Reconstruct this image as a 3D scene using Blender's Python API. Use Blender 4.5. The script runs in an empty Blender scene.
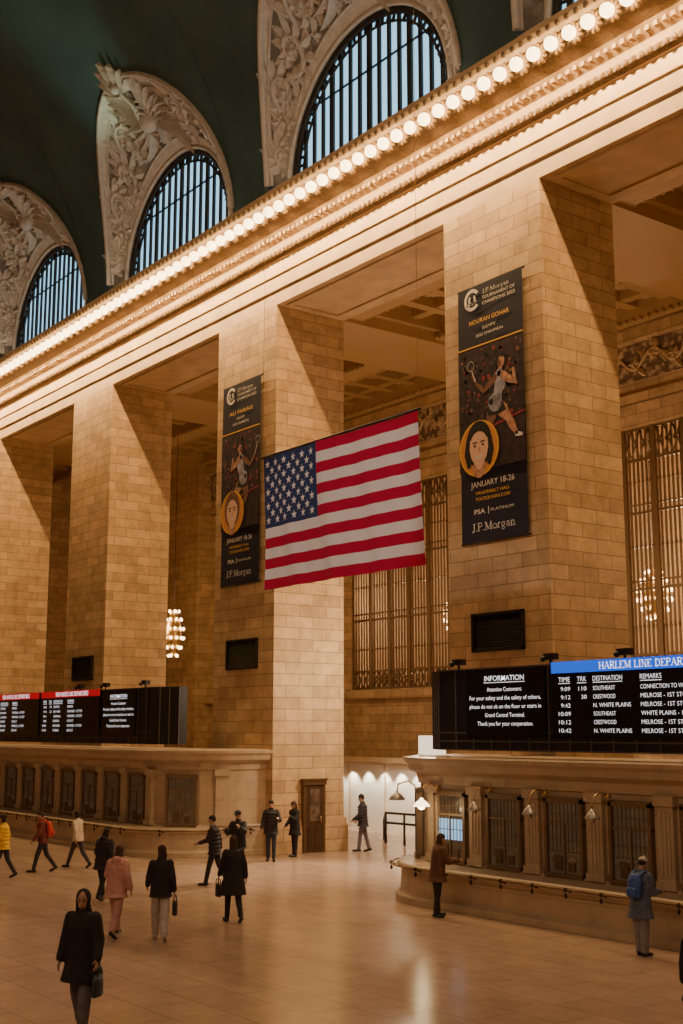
import bpy, math, random
from mathutils import Vector, Matrix, noise
random.seed(4)
S=1.03; CH=4.1
def zz(z): return z*S+CH
D=23.0*S; PB=25.9*S; YB=35.6*S; SP=12.65*S; PW=3.87*S
scene=bpy.context.scene
COL=scene.collection

# ---------------------------------------------------------------- materials
def newmat(name):
    m=bpy.data.materials.new(name); m.use_nodes=True
    nt=m.node_tree; b=nt.nodes['Principled BSDF']
    return m,nt,b
def mat(name,col,rough=.6,metal=0,emis=None,es=0,bump=0,bscale=20,var=0,vscale=3,coat=0):
    m,nt,b=newmat(name)
    b.inputs['Base Color'].default_value=(*col,1)
    b.inputs['Roughness'].default_value=rough
    b.inputs['Metallic'].default_value=metal
    if emis:
        b.inputs['Emission Color'].default_value=(*emis,1); b.inputs['Emission Strength'].default_value=es
    tc=nt.nodes.new('ShaderNodeTexCoord')
    if var:
        n=nt.nodes.new('ShaderNodeTexNoise'); n.inputs['Scale'].default_value=vscale; n.inputs['Detail'].default_value=4
        nt.links.new(tc.outputs['Object'],n.inputs['Vector'])
        r=nt.nodes.new('ShaderNodeValToRGB')
        r.color_ramp.elements[0].position=.3; r.color_ramp.elements[1].position=.7
        r.color_ramp.elements[0].color=(*[c*(1-var) for c in col],1); r.color_ramp.elements[1].color=(*[min(1,c*(1+var)) for c in col],1)
        nt.links.new(n.outputs['Fac'],r.inputs['Fac']); nt.links.new(r.outputs['Color'],b.inputs['Base Color'])
    if bump:
        n=nt.nodes.new('ShaderNodeTexNoise'); n.inputs['Scale'].default_value=bscale; n.inputs['Detail'].default_value=5
        nt.links.new(tc.outputs['Object'],n.inputs['Vector'])
        bp=nt.nodes.new('ShaderNodeBump'); bp.inputs['Strength'].default_value=bump; bp.inputs['Distance'].default_value=.05
        nt.links.new(n.outputs['Fac'],bp.inputs['Height']); nt.links.new(bp.outputs['Normal'],b.inputs['Normal'])
    return m
def ashlar(name,c1,c2,mortar,bw=1.05,rh=.42,ms=.012,rough=.55,flat=False,bump=.4,spec=.3,vlo=.78,vhi=1.12):
    m,nt,b=newmat(name)
    g=nt.nodes.new('ShaderNodeNewGeometry'); s=nt.nodes.new('ShaderNodeSeparateXYZ'); nt.links.new(g.outputs['Position'],s.inputs[0])
    c=nt.nodes.new('ShaderNodeCombineXYZ')
    if flat:
        nt.links.new(s.outputs[0],c.inputs[0]); nt.links.new(s.outputs[1],c.inputs[1])
    else:
        a=nt.nodes.new('ShaderNodeMath'); a.operation='ADD'
        nt.links.new(s.outputs[0],a.inputs[0]); nt.links.new(s.outputs[1],a.inputs[1])
        nt.links.new(a.outputs[0],c.inputs[0]); nt.links.new(s.outputs[2],c.inputs[1])
    t=nt.nodes.new('ShaderNodeTexBrick'); t.inputs['Scale'].default_value=1
    t.inputs['Brick Width'].default_value=bw; t.inputs['Row Height'].default_value=rh; t.inputs['Mortar Size'].default_value=ms
    t.inputs['Mortar Smooth'].default_value=.3; t.inputs['Bias'].default_value=0
    t.inputs['Color1'].default_value=(*c1,1); t.inputs['Color2'].default_value=(*c2,1); t.inputs['Mortar'].default_value=(*mortar,1)
    nt.links.new(c.outputs[0],t.inputs['Vector'])
    n=nt.nodes.new('ShaderNodeTexNoise'); n.inputs['Scale'].default_value=1.7; n.inputs['Detail'].default_value=8; n.inputs['Roughness'].default_value=.7
    nt.links.new(g.outputs['Position'],n.inputs['Vector'])
    mr=nt.nodes.new('ShaderNodeMapRange'); mr.inputs[1].default_value=.3; mr.inputs[2].default_value=.7; mr.inputs[3].default_value=vlo; mr.inputs[4].default_value=vhi
    nt.links.new(n.outputs['Fac'],mr.inputs[0])
    mx=nt.nodes.new('ShaderNodeVectorMath'); mx.operation='SCALE'
    nt.links.new(t.outputs['Color'],mx.inputs[0]); nt.links.new(mr.outputs[0],mx.inputs['Scale'])
    nt.links.new(mx.outputs[0],b.inputs['Base Color'])
    bp=nt.nodes.new('ShaderNodeBump'); bp.inputs['Strength'].default_value=bump; bp.inputs['Distance'].default_value=.02; bp.invert=True
    nt.links.new(t.outputs['Fac'],bp.inputs['Height']); nt.links.new(bp.outputs['Normal'],b.inputs['Normal'])
    b.inputs['Roughness'].default_value=rough
    b.inputs['Specular IOR Level'].default_value=spec
    return m
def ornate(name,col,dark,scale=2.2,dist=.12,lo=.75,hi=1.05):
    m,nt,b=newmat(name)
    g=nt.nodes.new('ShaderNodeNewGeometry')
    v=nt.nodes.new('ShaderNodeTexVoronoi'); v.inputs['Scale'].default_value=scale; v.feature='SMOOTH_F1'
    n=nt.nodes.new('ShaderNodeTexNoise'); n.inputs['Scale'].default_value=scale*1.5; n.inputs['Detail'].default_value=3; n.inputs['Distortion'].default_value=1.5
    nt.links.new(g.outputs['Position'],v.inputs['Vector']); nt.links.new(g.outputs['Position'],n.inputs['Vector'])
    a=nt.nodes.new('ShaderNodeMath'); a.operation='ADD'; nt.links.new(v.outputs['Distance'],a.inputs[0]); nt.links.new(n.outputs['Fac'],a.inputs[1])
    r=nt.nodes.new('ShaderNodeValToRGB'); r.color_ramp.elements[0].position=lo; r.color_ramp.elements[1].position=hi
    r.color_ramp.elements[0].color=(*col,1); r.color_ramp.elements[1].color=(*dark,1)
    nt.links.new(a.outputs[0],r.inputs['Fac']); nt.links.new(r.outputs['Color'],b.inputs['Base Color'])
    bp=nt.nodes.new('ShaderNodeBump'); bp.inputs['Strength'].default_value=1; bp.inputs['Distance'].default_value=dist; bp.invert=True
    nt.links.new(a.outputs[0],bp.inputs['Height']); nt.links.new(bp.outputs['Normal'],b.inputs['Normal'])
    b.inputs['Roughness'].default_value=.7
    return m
M_ST=ashlar('ashlar_stone',(.68,.47,.26),(.50,.335,.18),(.24,.15,.08),bw=1.15,rh=.40,ms=.012,vlo=.72,vhi=1.18,bump=.4)
M_BO=ashlar('booth_stone',(.54,.42,.30),(.49,.38,.27),(.36,.27,.18),bw=1.83,rh=.6,ms=.006,rough=.4)
M_PL=mat('plain_stone',(.62,.45,.27),.6,var=.15,vscale=1.2,bump=.1,bscale=8)
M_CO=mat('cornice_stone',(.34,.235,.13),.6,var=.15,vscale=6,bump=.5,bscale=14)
M_CD=mat('cornice_dark_gilding',(.15,.09,.04),.55,var=.35,vscale=9,bump=.6,bscale=12)  # dark brown-gold colour of the cornice, tuned down against overexposure
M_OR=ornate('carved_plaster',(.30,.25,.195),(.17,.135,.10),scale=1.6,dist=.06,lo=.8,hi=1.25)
M_OL=mat('relief_plaster',(.60,.50,.39),.7,var=.12,vscale=3,bump=.2,bscale=6)
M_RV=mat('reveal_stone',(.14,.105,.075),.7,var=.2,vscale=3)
M_FR=ornate('carved_frieze',(.5,.37,.24),(.16,.1,.06),scale=4,dist=.06)
M_FL=ashlar('marble_floor',(.47,.335,.25),(.41,.29,.22),(.29,.20,.15),bw=1.75,rh=.85,ms=.013,rough=.22,flat=True,bump=.03,spec=.5,vlo=.80,vhi=1.1)
M_VA=mat('teal_vault_paint',(.070,.118,.105),.7,var=.2,vscale=.3)
M_DK=mat('dark_bronze',(.035,.028,.022),.45,metal=.4)
M_BR=mat('brass',(.55,.36,.15),.35,metal=.85)
M_RL=mat('aged_brass_rail',(.20,.12,.05),.4,metal=.7)
M_PT=mat('gilded_plaster',(.50,.32,.15),.5)
M_GR=mat('dull_bronze_bars',(.16,.10,.055),.5,metal=.4)
M_BZ=mat('bronze_grille',(.24,.155,.08),.45,metal=.5)
M_BK=mat('black_panel',(.012,.012,.014),.4)
M_SC=mat('screen_black',(.006,.006,.009),.25)
M_WH=mat('lit_white_text',(.9,.9,.9),.5,emis=(.9,.93,1),es=1.1)
M_BL=mat('lit_blue_header',(.01,.05,.4),.5,emis=(.01,.12,.85),es=1.0)
M_RD=mat('lit_red_header',(.4,.01,.02),.5,emis=(.55,.004,.015),es=.6)
M_GLS=mat('daylight_glass',(.2,.35,.45),.3,emis=(.28,.56,.76),es=1.8)
M_BULB=mat('glowing_bulb',(1,.8,.5),.3,emis=(1,.68,.33),es=8)
M_BULB2=mat('glowing_bulb_soft',(1,.8,.5),.3,emis=(1,.66,.32),es=8)
M_DG=mat('booth_glass_glow',(.10,.07,.045),.15,emis=(1,.6,.3),es=.035,var=.6,vscale=3)  # faint emission in the pane imitates light from inside the booth
M_WD=mat('dark_wood',(.07,.035,.017),.4,var=.3,vscale=6)
M_WF=mat('window_frame_bronze',(.20,.13,.075),.45,metal=.2)
M_WW=mat('white_partition',(.84,.80,.72),.6)
M_SHADE=mat('lamp_shade_glow',(.9,.75,.5),.4,emis=(1,.75,.42),es=5)
M_MON=mat('monitor_glow',(.1,.2,.3),.3,emis=(.3,.55,.8),es=1.2)
M_SH2=mat('lamp_shade_metal',(.45,.42,.38),.35,metal=.6)

# ---------------------------------------------------------------- mesh builder
class MB:
    def __init__(s): s.v=[]; s.f=[]; s.m=[]; s.sm=[]
    def add(s,vs,fs,mi=0,smooth=False):
        o=len(s.v); s.v+= [tuple(v) for v in vs]
        for f in fs: s.f.append([i+o for i in f]); s.m.append(mi); s.sm.append(smooth)
    def box(s,x0,x1,y0,y1,z0,z1,mi=0):
        s.add([(x0,y0,z0),(x1,y0,z0),(x1,y1,z0),(x0,y1,z0),(x0,y0,z1),(x1,y0,z1),(x1,y1,z1),(x0,y1,z1)],
          [(0,3,2,1),(4,5,6,7),(0,1,5,4),(1,2,6,5),(2,3,7,6),(3,0,4,7)],mi)
    def grid(s,rows,mi=0,smooth=True,closed=False):
        n=len(rows[0]); vs=[p for r in rows for p in r]; fs=[]
        for i in range(len(rows)-1):
            for j in range(n if closed else n-1):
                k=(j+1)%n
                fs.append((i*n+j,i*n+k,(i+1)*n+k,(i+1)*n+j))
        s.add(vs,fs,mi,smooth)
    def loft(s,rows,mi=0,smooth=True):
        n=len(rows[0]); o=len(s.v); s.grid(rows,mi,smooth,True)
        s.f.append([o+i for i in range(n)][::-1]); s.m.append(mi); s.sm.append(False)
        q=o+(len(rows)-1)*n; s.f.append([q+i for i in range(n)]); s.m.append(mi); s.sm.append(False)
    def capsule(s,p0,p1,r0,r1,seg=10,mi=0):
        p0=Vector(p0);p1=Vector(p1); z=(p1-p0)
        z = z.normalized() if z.length>1e-6 else Vector((0,0,1))
        x=z.orthogonal().normalized(); y=z.cross(x); rows=[]
        for a in (-80,-50,-20,0): rows.append((p0+z*r0*math.sin(math.radians(a)),r0*math.cos(math.radians(a))))
        for a in (0,20,50,80): rows.append((p1+z*r1*math.sin(math.radians(a)),r1*math.cos(math.radians(a))))
        s.loft([[c+x*r*math.cos(2*math.pi*i/seg)+y*r*math.sin(2*math.pi*i/seg) for i in range(seg)] for c,r in rows],mi)
    def rod(s,p0,p1,r,seg=6,mi=0,r1=None):
        p0=Vector(p0);p1=Vector(p1); z=(p1-p0).normalized(); x=z.orthogonal().normalized(); y=z.cross(x)
        if r1 is None: r1=r
        s.loft([[c+x*q*math.cos(2*math.pi*i/seg)+y*q*math.sin(2*math.pi*i/seg) for i in range(seg)] for c,q in ((p0,r),(p1,r1))],mi)
    def pipe(s,pts,rad,seg=6,mi=0):
        pts=[Vector(p) for p in pts]; rows=[]; n=len(pts)
        x=None
        for i,p in enumerate(pts):
            t=(pts[min(i+1,n-1)]-pts[max(i-1,0)]).normalized()
            x=t.orthogonal().normalized() if x is None else (x-t*x.dot(t)).normalized()
            y=t.cross(x); r=rad[i] if isinstance(rad,(list,tuple)) else rad
            rows.append([p+x*r*math.cos(2*math.pi*k/seg)+y*r*math.sin(2*math.pi*k/seg) for k in range(seg)])
        s.loft(rows,mi)
    def ell(s,c,rx,ry,rz,R=None,seg=16,ns=9,mi=0):
        c=Vector(c); rows=[]
        for i in range(ns+1):
            a=math.pi*(-.5+(i*.97+.015*ns)/ns); row=[]
            for k in range(seg):
                b=2*math.pi*k/seg; p=Vector((rx*math.cos(a)*math.cos(b),ry*math.cos(a)*math.sin(b),rz*math.sin(a)))
                row.append(c+(R@p if R else p))
            rows.append(row)
        s.loft(rows,mi)
    def lathe(s,c,prof,seg=14,mi=0):
        c=Vector(c)
        s.loft([[c+Vector((r*math.cos(2*math.pi*k/seg),r*math.sin(2*math.pi*k/seg),z)) for k in range(seg)] for r,z in prof],mi)
    def poly(s,pts,y,mi=0):   # facing -Y, pts (x,z)
        s.add([(x,y,z) for x,z in pts],[tuple(range(len(pts)))],mi)
    def mesh(s,me,M,mi=0):
        s.add([M@v.co for v in me.vertices],[tuple(p.vertices) for p in me.polygons],mi)
    def obj(s,name,mats,parent=None,origin=(0,0,0),label=None,cat=None,group=None,kind=None):
        me=bpy.data.meshes.new(name); o=Vector(origin)
        me.from_pydata([tuple(Vector(v)-o) for v in s.v],[],s.f)
        if not isinstance(mats,(list,tuple)): mats=[mats]
        for m in mats: me.materials.append(m)
        me.polygons.foreach_set('material_index',s.m); me.polygons.foreach_set('use_smooth',s.sm); me.update()
        return mk(name,me,parent,origin,label,cat,group,kind)
def mk(name,data,parent=None,origin=(0,0,0),label=None,cat=None,group=None,kind=None):
    ob=bpy.data.objects.new(name,data); COL.objects.link(ob)
    if parent:
        ob.parent=parent; ob.location=Vector(origin)-Vector(parent.get('_o',(0,0,0)))
    else:
        ob.location=origin
    ob['_o']=tuple(origin)
    if label: ob['label']=label
    if cat: ob['category']=cat
    if group: ob['group']=group
    if kind: ob['kind']=kind
    return ob
def empty(name,origin,label,cat,group=None):
    e=mk(name,None,None,origin,label,cat,group); e.empty_display_size=.3; return e
def struct(mb,name,mats,label,cat='structure'):
    return mb.obj(name,mats,label=label,cat=cat,kind='structure')

_tc={}
def text(mb,s,x,y,z,cap,width=None,align='L',mi=0,bold=0,back=False):
    """flat lettering on a plane facing -Y; x = anchor, z = baseline, cap = capital height"""
    key=(s,bold)
    if key not in _tc:
        c=bpy.data.curves.new('t','FONT'); c.body=s; c.size=1; c.resolution_u=3; c.offset=bold
        o=bpy.data.objects.new('t',c); COL.objects.link(o)
        dg=bpy.context.evaluated_depsgraph_get(); me=bpy.data.meshes.new_from_object(o.evaluated_get(dg))
        bpy.data.objects.remove(o); bpy.data.curves.remove(c)
        xs=[v.co.x for v in me.vertices] or [0]; _tc[key]=(me,min(xs),max(xs))
    me,a,b=_tc[key]; sy=cap/.70; w=b-a
    sxx=width/w if width else sy*.85
    x0={'L':x,'C':x-w*sxx/2,'R':x-w*sxx}[align]
    M=Matrix(((sxx,0,0,x0-a*sxx),(0,0,0,y),(0,sy,0,z),(0,0,0,1)))
    mb.mesh(me,M,mi)
# serif letters built from strokes: width, [(points, thickness)], serif feet
T_,t_=.17,.07
def circ(cx,cy,r,n=14): return [(cx+r*.95*math.cos(2*math.pi*i/n),cy+r*1.1*math.sin(2*math.pi*i/n)) for i in range(n+1)]
BOWL=[(.12,1),(.42,1),(.56,.88),(.56,.64),(.42,.52),(.12,.52)]
GL={' ':(.36,[],[]),'.':(.26,[([(.1,.0),(.1,.12)],.14)],[]),
'H':(.8,[([(.15,0),(.15,1)],T_),([(.65,0),(.65,1)],T_),([(.15,.5),(.65,.5)],t_)],[(.15,0),(.15,1),(.65,0),(.65,1)]),
'A':(.78,[([(.08,0),(.38,1)],t_),([(.38,1),(.68,0)],T_),([(.2,.34),(.56,.34)],t_)],[(.08,0),(.68,0)]),
'R':(.74,[([(.15,0),(.15,1)],T_),(BOWL,t_*1.4),([(.36,.52),(.64,0)],T_)],[(.15,0),(.12,1),(.66,0)]),
'P':(.66,[([(.15,0),(.15,1)],T_),(BOWL,t_*1.4)],[(.15,0),(.12,1)]),
'L':(.64,[([(.15,0),(.15,1)],T_),([(.15,.03),(.56,.03)],t_),([(.55,0),(.55,.24)],t_)],[(.15,0),(.15,1)]),
'E':(.68,[([(.15,0),(.15,1)],T_),([(.15,.97),(.56,.97)],t_),([(.15,.52),(.44,.52)],t_),([(.15,.03),(.58,.03)],t_),([(.55,1),(.55,.78)],t_),([(.58,0),(.58,.22)],t_)],[(.12,0),(.12,1)]),
'M':(.96,[([(.14,0),(.14,1)],t_),([(.16,1),(.47,.08)],T_),([(.47,.08),(.8,1)],t_),([(.8,1),(.8,0)],T_)],[(.14,0),(.12,1),(.8,0),(.82,1)]),
'I':(.36,[([(.17,0),(.17,1)],T_)],[(.17,0),(.17,1)]),
'N':(.8,[([(.15,0),(.15,1)],t_),([(.15,1),(.64,0)],T_),([(.64,0),(.64,1)],t_)],[(.15,0),(.13,1),(.64,1)]),
'D':(.78,[([(.15,0),(.15,1)],T_),([(.12,.97),(.4,.97),(.6,.8),(.66,.5),(.6,.2),(.4,.03),(.12,.03)],t_*1.5)],[]),
'T':(.7,[([(.34,0),(.34,1)],T_),([(.06,.97),(.62,.97)],t_),([(.06,1),(.06,.76)],t_),([(.62,1),(.62,.76)],t_)],[(.34,0)]),
'U':(.8,[([(.15,1),(.15,.3),(.24,.08),(.4,.01),(.56,.08),(.64,.3),(.64,1)],t_*1.5)],[(.15,1),(.64,1)]),
'S':(.62,[([(.5,.8),(.42,.95),(.27,.99),(.12,.88),(.12,.7),(.3,.53),(.48,.36),(.5,.16),(.36,.02),(.18,.04),(.08,.2)],t_*1.5)],[]),
'V':(.74,[([(.06,1),(.36,0)],T_),([(.36,0),(.66,1)],t_)],[(.06,1),(.66,1)]),
'W':(1.05,[([(.06,1),(.3,0)],T_),([(.3,0),(.52,.9)],t_),([(.52,.9),(.74,0)],T_),([(.74,0),(.98,1)],t_)],[(.06,1),(.98,1)]),
'J':(.5,[([(.34,1),(.34,.15),(.24,-.02),(.08,.04)],T_)],[(.34,1)]),
'o':(.62,[(circ(.3,.33,.26),t_*1.5)],[]),
'r':(.46,[([(.14,0),(.14,.66)],T_),([(.14,.46),(.26,.62),(.4,.6)],t_*1.4)],[(.14,0)]),
'g':(.6,[(circ(.28,.40,.2),t_*1.4),([(.46,.62),(.58,.66)],t_),([(.2,.2),(.14,.06),(.46,.02),(.52,-.14),(.3,-.26),(.1,-.16),(.2,0)],t_)],[]),
'a':(.56,[([(.12,.56),(.28,.64),(.42,.56),(.42,0)],t_*1.5),(circ(.26,.2,.15),t_*1.3)],[(.46,0)]),
'n':(.64,[([(.14,0),(.14,.66)],T_),([(.14,.48),(.28,.63),(.42,.6),(.48,.45),(.48,0)],t_*1.5)],[(.14,0),(.48,0)])}
def serif(mb,s,x,y,z,cap,width,align='L',mi=0):
    W=sum(GL[c][0] for c in s); k=width/W; x0=x-(width/2 if align=='C' else 0)
    for c in s:
        gw,st,sf=GL[c]
        for pts,t in st:
            for i in range(len(pts)-1):
                p=Vector((x0+pts[i][0]*k,z+pts[i][1]*cap)); q=Vector((x0+pts[i+1][0]*k,z+pts[i+1][1]*cap)); d=(q-p)
                if d.length<1e-6: continue
                d.normalize(); n=Vector((-d.y,d.x))*t*min(k,cap)*.5; e=d*(t*.2*min(k,cap) if 0<i<len(pts)-2 else 0)
                mb.poly([tuple(p-e+n),tuple(q+e+n),tuple(q+e-n),tuple(p-e-n)],y,mi)
        for fx,fz in sf:
            a,b=(0,.07) if fz==0 else (-.07,0)
            mb.poly([(x0+(fx-.15)*k,z+(fz+a)*cap),(x0+(fx+.15)*k,z+(fz+a)*cap),(x0+(fx+.15)*k,z+(fz+b)*cap),(x0+(fx-.15)*k,z+(fz+b)*cap)],y-.0003,mi)
        x0+=gw*k

# ---------------------------------------------------------------- room shell
XE,XW=12.0,-72.0; YS=-13.4*S
mb=MB(); mb.box(XW-1,XE+1,YS-1,47,-.4,0); struct(mb,'floor',M_FL,'polished pinkish tan marble slab floor','floor')
mb=MB(); mb.box(XW,XE,YS-.6,YS,0,zz(18.6)); struct(mb,'wall_south',M_ST,'pale stone block wall facing the ticket hall','wall')
mb=MB(); mb.box(XW-.6,XW,YS-.6,46.5,0,42); struct(mb,'wall_west',M_ST,'stone block end wall','wall')
mb=MB(); mb.box(XE,XE+.6,YS-.6,46.5,0,42); struct(mb,'wall_east',M_ST,'stone block end wall','wall')
centers=[(-30.25-12.65*k)*S for k in range(-3,4)]
pier_r=[(-22.0-12.65*k)*S for k in range(-2,5)]
ZS=zz(14.61)
for i,xr in enumerate(pier_r):
    if xr<XW: continue
    mb=MB(); x0=max(xr-PW,XW); mb.box(x0,xr,D,PB,0,ZS)
    mb.box(x0-.12,xr+.12,D-.12,PB+.1,0,.9)
    mb.box(x0-.07,xr+.07,D-.07,PB+.07,.9,1.1)
    struct(mb,'wall_pier',M_ST,'massive square pier of warm tan ashlar blocks','pier')
# entablature
prof=[(-0.0,14.61),(0,15.1),(.07,15.13),(.07,15.6),(.13,15.63),(.13,16.1),(.2,16.13),(.32,16.22),(.34,16.36),(.2,16.42),(.12,16.45),(.12,16.75),(.3,16.85),(.5,16.98),(.95,17.06),(1.02,17.08),(1.02,17.46),(1.2,17.5),(1.38,17.56),(1.46,17.66),(1.5,17.78),(1.4,17.8),(0,18.0),(-.1,18.6),(-.6,18.6),(-2.9,17.8),(-2.9,14.61)]
mb=MB()
rows=[[(X,(23-o)*S,zz(z)) for o,z in prof] for X in (XW,XE)]
for q in range(len(prof)-1):
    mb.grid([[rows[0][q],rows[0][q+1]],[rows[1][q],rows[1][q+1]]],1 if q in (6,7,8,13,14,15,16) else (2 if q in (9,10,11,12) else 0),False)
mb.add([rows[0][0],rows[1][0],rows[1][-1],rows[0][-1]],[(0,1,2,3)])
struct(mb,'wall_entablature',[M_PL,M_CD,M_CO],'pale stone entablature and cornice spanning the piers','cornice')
mb=MB(); x=-66.0
while x<-4:
    mb.ell((x,(23-.34)*S,zz(16.28)),.09,.07,.11,seg=6,ns=4); x+=.26
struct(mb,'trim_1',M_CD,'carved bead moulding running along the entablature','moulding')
mb=MB(); x=-66.0
while x<-4:
    mb.box(x,x+.13,(23-.42)*S,(23-.1)*S,zz(16.80),zz(16.93)); x+=.27
struct(mb,'trim_2',M_CO,'row of small dentil blocks under the cornice','moulding')
mb=MB(); x=-66.0
while x<-4:
    mb.ell((x,(23-1.42)*S,zz(17.62)),.1,.06,.13,seg=6,ns=4); x+=.33
struct(mb,'trim_3',M_CO,'carved leaf edge along the cornice lip','moulding')
mb=MB()
for c in centers:
    if c<XW+5: continue
    for (a,b,e,f) in ((-4.3,4.3,.25,.4),(-4.3,4.3,2.4,2.55),(-4.3,-4.1,.4,2.4),(4.1,4.3,.4,2.4)):
        mb.box(c+a,c+b,D+e,D+f,ZS-.07,ZS+.02)
struct(mb,'trim_27',M_PL,'raised border moulding on the soffit','moulding')
YBU=(23-1.2)*S; ZBU=zz(17.25)
def rotmesh(mbx,M): mbx.v=[tuple(M@Vector(v)) for v in mbx.v]
RX=Matrix.Rotation(math.radians(112),4,'X')
sock=MB(); sock.lathe((0,0,-.17),[(.07,-.02),(.20,0),(.21,.03),(.15,.05),(.08,.07),(.065,.12)],12)
for q in range(10):
    a=2*math.pi*q/10; sock.capsule((.12*math.cos(a),.12*math.sin(a),-.13),(.25*math.cos(a),.25*math.sin(a),-.09),.05,.06,6)
rotmesh(sock,RX)
glas=MB(); glas.lathe((0,0,-.08),[(.06,0),(.10,.04),(.165,.11),(.195,.20),(.175,.30),(.11,.365),(.02,.39)],12); rotmesh(glas,RX)
sk0=None
x=-8.0; nb=0; blights=[]
while x>-66:
    if sk0 is None:
        sk0=sock.obj('light_bulb',M_PT,label='round bare warm bulb in a scalloped rosette socket on the cornice',cat='light bulb',group='bare bulbs along the cornice')
        sk0.location=(x,YBU,ZBU)
        gl0=glas.obj('bulb_glass',M_BULB,parent=sk0); gl0.location=(0,0,0)
    else:
        a=sk0.copy(); a.location=(x,YBU,ZBU); COL.objects.link(a)
        b=gl0.copy(); b.parent=a; b.location=(0,0,0); COL.objects.link(b)
    if nb%2==0: blights.append(x)
    nb+=1; x-=.64
# vault with lunette cut-outs
VA,VB,VY,VZ=18.4,14.4,4.7,18.5
def vy(z): return VY+VA*math.sqrt(max(0,1-((z-VZ)/VB)**2))
AO,HO,ZO=5.15,6.6,19.3
mb=MB(); cs=sorted(c/S for c in centers)
cols=[]
for c in cs:
    cols.append((c-SP/S/2,VZ))
    cols.append((c-AO-.001,VZ))
    n=28
    for i in range(n+1):
        dx=-AO*math.cos(math.pi*i/n); cols.append((c+dx,ZO+HO*math.sqrt(max(0,1-(dx/AO)**2))))
    cols.append((c+AO+.001,VZ))
cols.append((cs[-1]+SP/S/2,VZ))
rows=[]
for xx,z0 in cols:
    t0=math.asin((z0-VZ)/VB); row=[]
    for j in range(25):
        t=t0+(math.pi/2-t0)*j/24; row.append((xx*S,(VY+VA*math.cos(t))*S,zz(VZ+VB*math.sin(t))))
    for j in range(1,17):
        t=math.pi/2+math.pi/2*j/16; row.append((xx*S,(VY+VA*math.cos(t))*S,zz(VZ+VB*math.sin(t))))
    rows.append(row)
mb.grid(rows,0,True); struct(mb,'ceiling',M_VA,'dark teal painted barrel vault ceiling','ceiling')
# lunettes
RI=4.32
def shell_pt(c,psi,r,lift=0):
    z=ZO+HO*math.sin(psi); o=Vector((c+AO*math.cos(psi),vy(z),z))
    i=Vector((c+RI*math.cos(psi),23.5,ZO+RI*math.sin(psi)))
    p=i.lerp(o,r); 
    n=Vector((-.25*math.cos(psi),-.75,-.6*math.sin(psi)-.1)).normalized()
    p=p+n*(lift-.28*math.sin(math.pi*max(0,min(1,r))))
    return Vector((p.x*S,p.y*S,zz(p.z)))
def step(psi,r,an,d):
    wd=1.0+1.75*abs(math.sin(psi)); return psi+d*math.cos(an)/5.0, r+d*math.sin(an)/wd
def petal(mb,c,psi,r,an,ln,w,h=.16):
    """flat carved leaf with a raised mid rib"""
    L=[];Rt=[];Md=[]
    for i,(t,ww) in enumerate(((0,.35),(.3,.95),(.55,1),(.8,.6),(1,.05))):
        a2=an+.5*t; p=step(psi,r,an+.25*t,ln*t)
        l=step(*p,a2+math.pi/2,w*ww); q=step(*p,a2-math.pi/2,w*ww)
        Md.append(shell_pt(c,*p,h*(1-.4*t))); L.append(shell_pt(c,*l,.0)); Rt.append(shell_pt(c,*q,.0))
    mb.grid([L,Md,Rt],0,False)
def vine(mb,c,p0,r0,dirn,size,turns=1.25):
    pts=[];rs=[]; n=26; pr=[]
    for i in range(n):
        t=i/(n-1); rr=size*(1-t*.82); an=dirn*turns*2*math.pi*t
        q=step(p0,r0,an,rr); pr.append((q,an+dirn*math.pi/2)); pts.append(shell_pt(c,*q,.12)); rs.append(.10*(1-.4*t))
    mb.pipe(pts,rs,6)
    for i in range(1,n-4,2):
        (q,a)=pr[i]; f=1-.5*i/n
        petal(mb,c,*q,a+dirn*-.9,random.uniform(.5,.75)*f+.1,.17*f+.03,.24); petal(mb,c,*q,a+dirn*.9,.4*f+.08,.13*f+.03,.22)
    for q in range(7): petal(mb,c,p0,r0,q*.9,.36*size,.11,.26)
    mb.ell(shell_pt(c,p0,r0,.16),.15,.15,.15,seg=8,ns=5)
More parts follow.
